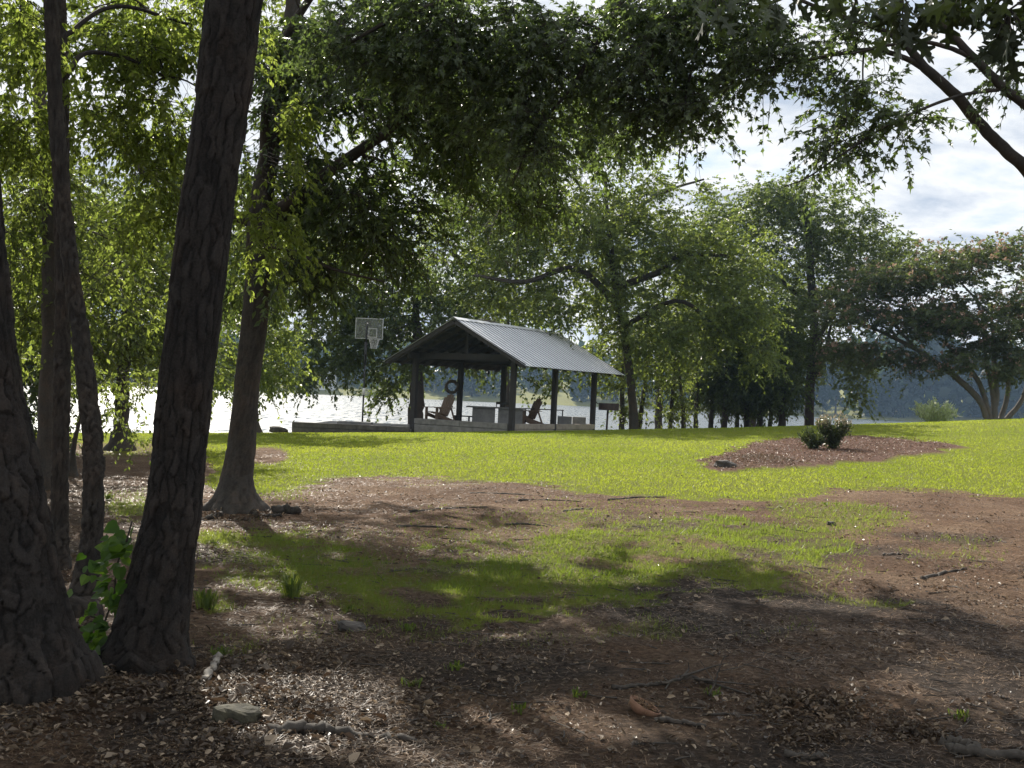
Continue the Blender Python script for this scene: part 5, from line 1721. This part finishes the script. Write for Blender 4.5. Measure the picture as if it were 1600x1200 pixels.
for sx in (-1, 1):
    m = MB()
    a = np.array([sx * 0.03, 0, ZR - 0.14]); b = np.array([sx * (PW / 2 - 0.06), 0, ZE - 0.07 + 0.06 * slope])
    m.bar(a, b, 0.045, 0.14, up=nrm * np.array([sx, 1, 1]))
    rm[sx] = m.mesh('rafter')
    rm[sx].materials.append(M['ceilwood'])
    for k in range(11):
        o = link('rafter', rm[sx], None, pav)
        o.location = (0, 0.18 + k * (PL - 0.36) / 10, 0)
    pm = MB()
    pm.box(-0.03, 0.03, 0.05, PL - 0.05, -0.02, 0.02)
    pme = pm.mesh('purlin'); pme.materials.append(M['ceilwood'])
    for k in range(6):
        t = 0.06 + k * 0.18
        o = link('purlin', pme, None, pav)
        o.location = (sx * t * PW / 2, 0, ZR - t * (ZR - ZE) - 0.058)
        o.rotation_euler = (0, sx * math.atan(slope), 0)
    # rake boards at both gables
    for y in (0.012, PL - 0.012):
        m = MB()
        m.bar(a + np.array([0, y, 0.03]), b + np.array([sx * 0.03, y, 0.03 - 0.03 * slope]), 0.024, 0.16, up=nrm * np.array([sx, 1, 1]))
        m.build('rake_board', M['darkwood'], pav)
    # dark boards added under the sheets to deepen the underside's shade
    for k in range(12):
        t0 = 0.035 + k * 0.0795; t1 = t0 + 0.0785
        A_ = np.array([sx * t0 * PW / 2, 0, ZR - t0 * (ZR - ZE) - 0.008]); B_ = np.array([sx * t1 * PW / 2, 0, ZR - t1 * (ZR - ZE) - 0.008])
        n_ = np.array([sx * nrm[0], 0, nrm[2]]) * 0.012
        y0_, y1_ = np.array([0, 0.03, 0]), np.array([0, PL - 0.03, 0])
        MB().hexa([A_ + y0_ - n_, B_ + y0_ - n_, B_ + y1_ - n_, A_ + y1_ - n_, A_ + y0_, B_ + y0_, B_ + y1_, A_ + y1_]).build('shade_board', M['darkwood'], pav)
    # ribbed roof sheets
    sheets = 9
    wsh = (PL + 0.10) / sheets
    for k in range(sheets):
        y0 = -0.05 + k * wsh
        prof = [(0.0, 0.0)]
        shade_seg = []
        for q in range(3):
            c = (q + 0.5) * wsh / 3
            shade_seg.append(len(prof))
            prof += [(c - 0.128, 0), (c - 0.034, 0), (c - 0.022, 0.02), (c + 0.022, 0.02), (c + 0.034, 0)]
        prof += [(wsh - 0.001, 0)]
        V = []; Fq = []
        n = len(prof)
        seg = [0.0, 1.0]
        rgp = np.random.default_rng(100 + k + (50 if sx > 0 else 0))
        end = PW / 2 + 0.05 + rgp.normal() * 0.006
        for th in (0.0, -0.006):
            for t in seg:
                xx = 0.015 + t * (end - 0.015)
                for (yy, hh) in prof:
                    V.append(np.array([sx * xx, y0 + yy, ZR - slope * xx]) + np.array([sx * nrm[0], 0, nrm[2]]) * (hh + th + 0.012))
        for i in range(n - 1):
            Fq.append((i, i + 1, n + i + 1, n + i))
            Fq.append((2 * n + i, 3 * n + i, 3 * n + i + 1, 2 * n + i + 1))
            Fq.append((n + i, n + i + 1, 3 * n + i + 1, 3 * n + i))
        o = link('roof_sheet', mesh_np('roof_sheet', np.array(V), np.array(Fq), False), M['roof'], pav)
        o.data.materials.append(M['roof_shade'])
        for i in shade_seg:  # painted shade along the side of each rib
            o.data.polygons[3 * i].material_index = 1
# ridge cap
capm = MB()
for sx in (-1, 1):
    a = np.array([sx * 0.09, -0.07, ZR - 0.09 * slope + 0.052]); b = np.array([sx * 0.09, PL + 0.07, ZR - 0.09 * slope + 0.052])
    capm.bar(a, b, 0.2, 0.006, up=nrm * np.array([sx, 1, 1]))
capm.build('ridge_cap', M['roof'], pav)
# floor and low walls
MB().box(-POST_X - 0.02, POST_X + 0.02, px_posts[0] + 0.02, px_posts[2] - 0.02, -0.7, FLOOR).build('floor_slab', M['concrete'], pav)


def wall_run(p0, p1, ztops, mat, cuts):
    """courses of long blocks between two plan points (local)"""
    p0 = np.array(p0, float); p1 = np.array(p1, float)
    for (za, zb, cut, thick) in ztops:
        edges = [0] + cut + [1]
        for a, b in zip(edges[:-1], edges[1:]):
            L = np.linalg.norm(p1 - p0)
            g0 = 0.004 / L
            A = p0 + (p1 - p0) * (a + g0); B = p0 + (p1 - p0) * (b - g0)
            m = MB()
            m.bar((A[0], A[1], (za + zb) / 2), (B[0], B[1], (za + zb) / 2), thick, zb - za)
            m.build('wall_block', M[mat], pav, bevel=0.008)


WT = 0.60
wall_run((-POST_X + 0.10, px_posts[0]), (POST_X - 0.10, px_posts[0]), [(-0.4, 0.08, [0.33, 0.7], 0.17), (0.084, 0.40, [0.64], 0.17), (0.412, WT, [0.5], 0.2)], 'wallblock', None)
wall_run((POST_X, px_posts[0] + 0.10), (POST_X, px_posts[1] - 0.02), [(-0.4, 0.08, [0.5], 0.15), (0.084, 0.40, [0.45], 0.15), (0.412, WT, [0.62], 0.18)], 'tanblock', None)
wall_run((POST_X, px_posts[1] + 0.10), (POST_X, px_posts[2] + 0.05), [(-0.4, 0.08, [0.5], 0.15), (0.084, 0.40, [0.55], 0.15), (0.412, WT, [0.4], 0.18)], 'tanblock', None)


def on_floor(px, py, back):
    """point on the pavilion floor on the column px, 'back' metres behind the gable posts"""
    for d in np.linspace(36, 50, 600):
        q = pav_local(at(px, py, d))
        if q[1] >= back:
            w = at(px, py, d); w[2] = FLOOR
            return w
    return at(px, py, 42)


def adirondack(label, loc, face, mat, s=1.0):
    """wooden garden armchair facing local -Y turned by face"""
    r = thing('garden_chair', label, 'chair', loc, face, 'wooden garden chairs in the pavilion')
    # seat slats
    st = MB()
    for k in range(6):
        y = -0.42 + k * 0.095
        z = 0.40 - 0.10 * k / 5
        st.box(-0.27, 0.27, y, y + 0.08, z, z + 0.022)
    st.build('seat', mat, r)
    bk = MB()
    for k in range(5):
        x = -0.235 + k * 0.1175
        top = 1.06 - 0.05 * (k - 2) ** 2 * 0.6
        bk.bar((x, 0.10, 0.27), (x * 1.12, 0.10 + (top - 0.27) * 0.42, top), 0.10, 0.02, up=(0, -1, 0.4))
    bk.bar((-0.29, 0.29, 0.62), (0.29, 0.29, 0.62), 0.05, 0.05)
    bk.build('backrest', mat, r)
    for sx in (-1, 1):
        MB().box(sx * 0.35 - 0.065, sx * 0.35 + 0.065, -0.52, 0.32, 0.56, 0.585).build('armrest', mat, r)
        MB().box(sx * 0.31 - 0.018, sx * 0.31 + 0.018, -0.44, -0.34, 0, 0.559).build('front_leg', mat, r)
        MB().bar((sx * 0.27, -0.42, 0.34), (sx * 0.27, 0.52, 0.05), 0.03, 0.12).build('rear_leg', mat, r)
        MB().bar((sx * 0.34, 0.20, 0.56), (sx * 0.30, 0.42, 0.08), 0.03, 0.06).build('arm_post', mat, r)
    r.scale = (s, s, s)
    return r


adirondack('brown wooden garden chair between the left posts, facing left', on_floor(688, 655, 1.9), -PI / 2 + 0.7, M['chairwood'], 1.02)
adirondack('brown wooden garden chair behind the near post, beyond the table', on_floor(826, 655, 5.4), -PI / 2 + 0.5, M['chairwood'], 1.02)


def slab_table():
    c = on_floor(776, 655, 2.9)
    t = thing('concrete_table', 'concrete slab table on two block pedestals in the pavilion', 'table', c)
    w = at(776, 655, c[1])
    k = c[1] / F
    h = at(776, 636, c[1])[2] - FLOOR
    MB().box(-48 * k, 44 * k, -0.45, 0.45, h - 0.05, h).build('tabletop', M['concrete'], t, bevel=0.008)
    MB().box(-38 * k, -3 * k, -0.36, 0.36, 0, h - 0.052).build('pedestal', M['concrete'], t, bevel=0.01)
    MB().box(2 * k, 40 * k, -0.36, 0.36, 0, h - 0.052).build('pedestal', M['concrete'], t, bevel=0.01)
    # bench left of it
    c2 = on_floor(722, 655, 3.2)
    b = thing('low_bench', 'low dark plank bench left of the concrete table', 'bench', c2)
    MB().box(-15 * k, 16 * k, -0.16, 0.16, 0.27, 0.31).build('seat', M['darkwood'], b)
    for sx in (-11, 11):
        MB().box(sx * k - 0.03, sx * k + 0.03, -0.12, 0.12, 0, 0.269).build('leg', M['darkwood'], b)
    # black metal rack standing on the table
    r = thing('metal_rack', 'small black open rack standing on the concrete table', 'rack', (c[0] + 12 * k, c[1], FLOOR + h + 0.001))
    MB().box(-14 * k, 14 * k, -0.18, 0.18, 0.10, 0.19).build('tray', M['blackmetal'], r)
    for sx in (-13, 13):
        for sy in (-0.16, 0.16):
            MB().box(sx * k - 0.012, sx * k + 0.012, sy - 0.012, sy + 0.012, 0, 0.1).build('leg', M['blackmetal'], r)
    # long narrow metal table towards the lake
    c3 = on_floor(850, 655, 6.0)
    k3 = c3[1] / F
    h3 = at(850, 639, c3[1])[2] - FLOOR
    q = thing('side_table', 'long narrow metal table right of the garden chair', 'table', c3)
    MB().box(-31 * k3, 30 * k3, -0.22, 0.22, h3 - 0.035, h3).build('tabletop', M['blackmetal'], q)
    for sx in (-29, 28.5):
        for sy in (-0.19, 0.19):
            MB().box(sx * k3 - 0.015, sx * k3 + 0.015, sy - 0.015, sy + 0.015, 0, h3 - 0.036).build('leg', M['blackmetal'], q)
    # block seats by the last post
    for (x0, x1, lab, mt) in ((871.5, 893, 'darker low concrete block between the two right posts', 'concrete'), (894.5, 915, 'paler low concrete block beside the last post', 'wallblock')):
        c4 = on_floor((x0 + x1) / 2, 655, 5.3 if x0 < 880 else 6.2)
        k4 = c4[1] / F
        h4 = at(893, 651, c4[1])[2] - FLOOR
        o = MB().box(-(x1 - x0) / 2 * k4, (x1 - x0) / 2 * k4, -0.2, 0.2, 0, h4).build('block_seat', M[mt], None, bevel=0.012)
        o.location = c4
        tag(o, lab, 'block', 'concrete blocks in the pavilion')


slab_table()


def ring():
    p = pav_world(-POST_X, px_posts[1], 0)
    c = at(706, 604.5, p[1] - 0.12)
    o = MB().torus((0, 0, 0), (0.15, -1, 0.0), 0.215, 0.06, 28, 10).build('hanging_ring', M['ring'], None, smooth=True)
    o.location = c
    tag(o, 'old round life ring hung against the middle rear post of the pavilion', 'ring')
    # small lantern hook under the rear beam
    c = at(763.5, 582, pav_world(-POST_X, px_posts[2], 0)[1] - 0.6)
    h = thing('hanging_lantern', 'small dark lantern hanging under the pavilion beam', 'lantern', c)
    MB().box(-0.05, 0.05, -0.05, 0.05, -0.08, 0.06).build('body', M['blackmetal'], h, bevel=0.01)
    MB().tube([(0, 0, 0.06), (0, 0, 0.45)], 0.006, 5).build('cord', M['blackmetal'], h)


ring()


def roof_twig():
    p = pav_world(0.25, 1.3, ZR + 0.02)
    r = thing('fallen_twig', 'thin bare twig lying on the roof near the front of the ridge', 'twig', p, YAW)
    rg = np.random.default_rng(3)
    for k in range(7):
        a = np.array([0.02 * k, 0.05 * k - 0.2, 0.02])
        pts = [a]
        d = np.array([rg.normal() * .12 + .12, 0.35 + rg.normal() * .2, 0.02 + rg.random() * .12])
        for i in range(4):
            pts.append(pts[-1] + d * 0.4 + np.array([0.05, rg.normal() * .05, -0.03 + rg.normal() * .03]))
        MB().tube(pts, np.linspace(0.011, 0.004, 5), 4).build('stem' if k == 0 else 'shoot', M['stick'], r, smooth=True)


roof_twig()


# ------------------------------------------------------------------ court wall, hoop, grill
def court():
    d0 = 40.0
    a = at(458, 659, 39.0); b = at(640, 667, 38.6)
    root = thing('court_wall', 'low grey block wall edging the court left of the pavilion', 'wall', (a[0], a[1], 0))
    v = (b - a); L = np.linalg.norm(v[:2]); t = v / L
    n = 4
    za = a[2]; zb = b[2]
    for course, (f0, f1) in enumerate([(-0.75, -0.17), (-0.166, 0.0)]):
        ed = np.linspace(0, 1, n + 1) + (0.06 if course else 0)
        ed[0] = 0; ed[-1] = 1
        for i in range(n):
            p = v * ed[i] + t * 0.004; q = v * ed[i + 1] - t * 0.004
            m = MB()
            m.bar((p[0], p[1], za + (zb - za) * ed[i] + (f0 + f1) / 2), (q[0], q[1], za + (zb - za) * ed[i + 1] + (f0 + f1) / 2), 0.30 if course else 0.26, f1 - f0)
            m.build('wall_block', M['courtblock'], root, bevel=0.01)
    # capping slabs lying on the wall
    for (x0, x1, yy, lab) in ((529, 581, 660.2, 'flat slab on the court wall under the hoop pole'), (612, 639, 664.6, 'flat slab at the pavilion end of the court wall')):
        p = at((x0 + x1) / 2, yy, 39.6)
        k = 39.6 / F
        o = MB().box(-(x1 - x0) / 2 * k, (x1 - x0) / 2 * k, -0.35, 0.35, -0.06, 0.03).build('cap_slab', M['concrete'], None, bevel=0.01)
        o.location = p
        tag(o, lab, 'slab')
    court_c = np.array([(a[0] + b[0]) / 2, 43.0])
    m = MB()
    p0 = np.array([a[0] + 0.2, a[1] + 0.2]); 
    m.hexa([(a[0] + .1, a[1] + .17, -1.4), (b[0] - .1, b[1] + .17, -1.4), (b[0] - .1, 46.5, -1.4), (a[0] + .1, 46.5, -1.4),
            (a[0] + .1, a[1] + .17, 0.22), (b[0] - .1, b[1] + .17, 0.22), (b[0] - .1, 46.5, 0.2), (a[0] + .1, 46.5, 0.2)])
    m.build('court_slab', M['concrete'], None, kind='structure')


court()


def hoop():
    d = 42.5
    k = d / F
    b = at(566, 662, d); b[2] = 0.215
    tp = at(568.5, 508, d)
    r = thing('basketball_hoop', 'basketball hoop with a clear white-edged backboard on a tall black pole', 'basketball hoop', b)
    H = tp[2] - b[2]
    m = MB(); m.tube([(0, 0, 0), (0, 0, H * 0.62)], 1.35 * k, 10); m.build('pole', M['blackmetal'], r, smooth=True)
    m = MB(); m.tube([(0, 0, H * 0.60), (0, 0, H * 0.83)], 2.2 * k, 10); m.tube([(0, 0, H * 0.83), (0, 0, H)], 1.6 * k, 8); m.build('upper_pole', M['blackmetal'], r, smooth=True)
    MB().tube([(0, 0, H * 0.30), (0, 0, H * 0.37)], 2.0 * k, 8).build('height_sticker', M['white'], r, smooth=True)
    # backboard, turned a little
    c = at(577, 513.5, d + 0.5) - b
    hw, hh = 22 * k, 16.5 * k
    bb = MB().box(c[0] - hw + 0.02, c[0] + hw - 0.02, c[1] - 0.012, c[1] + 0.012, c[2] - hh + .02, c[2] + hh - .02)
    bbo = bb.build('backboard', M['acrylic'], r)
    fr = MB()
    w = 0.028
    fr.box(c[0] - hw, c[0] + hw, c[1] - 0.022, c[1] + 0.022, c[2] - hh, c[2] - hh + w)
    fr.box(c[0] - hw, c[0] + hw, c[1] - 0.022, c[1] + 0.022, c[2] + hh - w, c[2] + hh)
    fr.box(c[0] - hw, c[0] - hw + w, c[1] - 0.021, c[1] + 0.021, c[2] - hh + w, c[2] + hh - w)
    fr.box(c[0] + hw - w, c[0] + hw, c[1] - 0.021, c[1] + 0.021, c[2] - hh + w, c[2] + hh - w)
    fr.build('board_frame', M['board_white'], bbo)
    sq = MB()
    a0, a1, z0, z1 = c[0] - 0.02, c[0] + 0.30, c[2] - 0.33, c[2] + 0.02
    for (xa, xb, za, zb) in ((a0, a1, z0, z0 + .03), (a0, a1, z1 - .03, z1), (a0, a0 + .03, z0 + .03, z1 - .03), (a1 - .03, a1, z0 + .03, z1 - .03)):
        sq.box(xa, xb, c[1] - 0.018, c[1] - 0.013, za, zb)
    sq.build('shooting_square', M['board_white'], bbo)
    for z in (0.25, -0.2):
        MB().bar((0, 0, H - 0.35 + z), (c[0] - 0.05, c[1] - 0.02, c[2] + z), 0.05, 0.05).build('bracket', M['blackmetal'], r)
    rc = np.array([c[0] + 0.17, c[1] + 0.26, c[2] - hh + 0.06])
    rmo = MB().torus(rc, (0, 0, 1), 0.225, 0.011, 24, 6).build('rim', M['rustmetal'], r, smooth=True)
    net = MB()
    for i in range(12):
        a = 2 * PI * i / 12
        for s in (1, -1):
            p = []
            for q in range(5):
                t = q / 4
                rr = 0.22 - 0.11 * t ** 0.7
                p.append(rc + np.array([rr * math.cos(a + s * t * 0.9), rr * math.sin(a + s * t * 0.9), -0.40 * t]))
            net.tube(p, 0.005, 3, False)
    net.build('net', M['net'], rmo, smooth=True)


hoop()


def grill():
    d = 40.5
    k = d / F
    g = at(947.5, 672, d); g[2] = float(gz(g[0], d))
    r = thing('charcoal_grill', 'dark charcoal grill box on a single post right of the pavilion', 'grill', g)
    zb = at(949, 641, d)[2] - g[2]; zt = at(949, 630, d)[2] - g[2]
    MB().tube([(0, 0, -0.2), (0.02, 0, zb + 0.01)], 1.6 * k, 8).build('post', M['rustmetal'], r, smooth=True)
    x0, x1 = -13 * k, 17 * k
    m = MB()
    m.box(x0, x1, -0.25, 0.25, zb, zb + 0.012)
    m.box(x0, x1, 0.238, 0.25, zb + 0.012, zt)
    m.box(x1 - 0.012, x1, -0.25, 0.237, zb + 0.012, zt)
    m.box(x0 + 0.15, x1 - 0.013, -0.25, -0.238, zb + 0.012, zt)
    fbx = m.build('firebox', M['rustmetal'], r)
    gr = MB()
    for i in range(9):
        y = -0.22 + i * 0.055
        gr.tube([(x0 - 0.04, y, zt - 0.03), (x1 - 0.014, y, zt - 0.03)], 0.006, 4)
    gr.tube([(x0 - 0.02, -0.23, zt - 0.03), (x0 - 0.02, 0.23, zt - 0.03)], 0.008, 4)
    gr.build('grate', M['blackmetal'], fbx)
    h = MB()
    for y in (-0.12, 0.12):
        h.tube([(x0 - 0.04, y, zt - 0.03), (x0 - 0.10, y, zt + 0.0), (x0 - 0.10, y, zt + 0.03)], 0.012, 5)
    h.build('handle', M['blackmetal'], fbx)


grill()


# ------------------------------------------------------------------ far shore
def far_wood():
    rg = np.random.default_rng(9)
    Vs = []; Fs = []; Ts = []; nv = 0
    P = []; S = []; T = []
    TV = []; TF = []; tn = 0
    for i in range(560):
        x = rg.uniform(-330, 330)
        back = rg.random() ** 1.4
        far = 405 + 14 * math.sin(x * 0.011 + 1.0) - 0.06 * max(0, x)
        y = far + 16 + back * 90
        # clearings that show lawn
        if (-8 < x < 24 or -78 < x < -58) and back < 0.5:
            if rg.random() < 0.8:
                continue
        z = float(gsmooth(x, y))
        H = rg.uniform(8, 21) * (1.0 + 0.5 * min(1, max(0, (x - 90) / 60)))
        w = H * rg.uniform(0.24, 0.36)
        n = 120
        q = unit(rg.normal(size=(n, 3))) * (rg.random((n, 1)) ** 0.35)
        q[:, 2] = np.abs(q[:, 2]) * np.sign(rg.random(n) - 0.25)
        lo = 0.0 if rg.random() < 0.7 else 0.22
        p = np.array([x, y, z + H * (0.5 + lo / 2) - 0.8]) + q * np.array([w, w, H * (0.5 - lo / 2)])
        P.append(p); S.append(np.full(n, H * 0.18)); T.append(np.full(n, rg.random()) * 0.6 + rg.random(n) * 0.4)
        V, Fq, _ = tube_np(np.array([[x, y, z - 0.5], [x, y, z + H * 0.5]]), np.array([H * 0.018, H * 0.01]), 5)
        TV.append(V); TF.append(Fq + tn); tn += len(V)
    P = np.concatenate(P); S = np.concatenate(S); T = np.concatenate(T)
    V, Ft, k = leaf_arrays(P, rg.normal(size=P.shape), unit(rg.normal(size=P.shape)), S, S * 0.9, 'diamond')
    r = thing('far_wood', 'bluish wooded shore across the lake', 'wood', (0, 420, 0))
    off = np.array([0, 420, 0])
    link('foliage', mesh_np('foliage', V - off, Ft, True, tint=np.repeat(T, k)), M['far_leaf'], r, kind='stuff')
    link('trunks', mesh_np('trunks', np.concatenate(TV) - off, np.concatenate(TF), True), M['oak_bark'], r, kind='stuff')
    r['kind'] = 'stuff'


far_wood()


def house():
    d = 432
    p = at(513, 590, d); p[2] = float(gsmooth(p[0], d))
    zt = at(513, 570, d)[2] - p[2]
    h = thing('lake_house', 'small white house among trees on the far shore', 'house', p)
    MB().box(-2.6, 2.6, -3, 3, -0.5, zt * 0.72).build('wall', M['housewall'], h)
    m = MB()
    z = zt * 0.72
    m.hexa([(-3.0, -3.4, z), (3.0, -3.4, z), (3.0, 3.4, z), (-3.0, 3.4, z), (-3.0, -0.1, z + 1.8), (3.0, -0.1, z + 1.8), (3.0, 0.1, z + 1.8), (-3.0, 0.1, z + 1.8)])
    m.build('roof', M['houseroof'], h)
    for x in (-1.4, 1.2):
        MB().box(x - 0.5, x + 0.5, -3.06, -3.003, 1.0, 2.3).build('window', M['darkglass'], h)


house()


# ------------------------------------------------------------------ haze
def haze():
    m, nt = newmat('haze_air')
    out = N(nt, 'ShaderNodeOutputMaterial')
    v = N(nt, 'ShaderNodeVolumePrincipled', {'Color': (0.46, 0.69, 1.0, 1), 'Density': 0.00024, 'Anisotropy': 0.2})
    nt.links.new(v.outputs[0], out.inputs['Volume'])
    o = MB().box(-920, 920, -520, 1020, -5.0, 48.0).build('haze', m, None, kind='stuff')


haze()
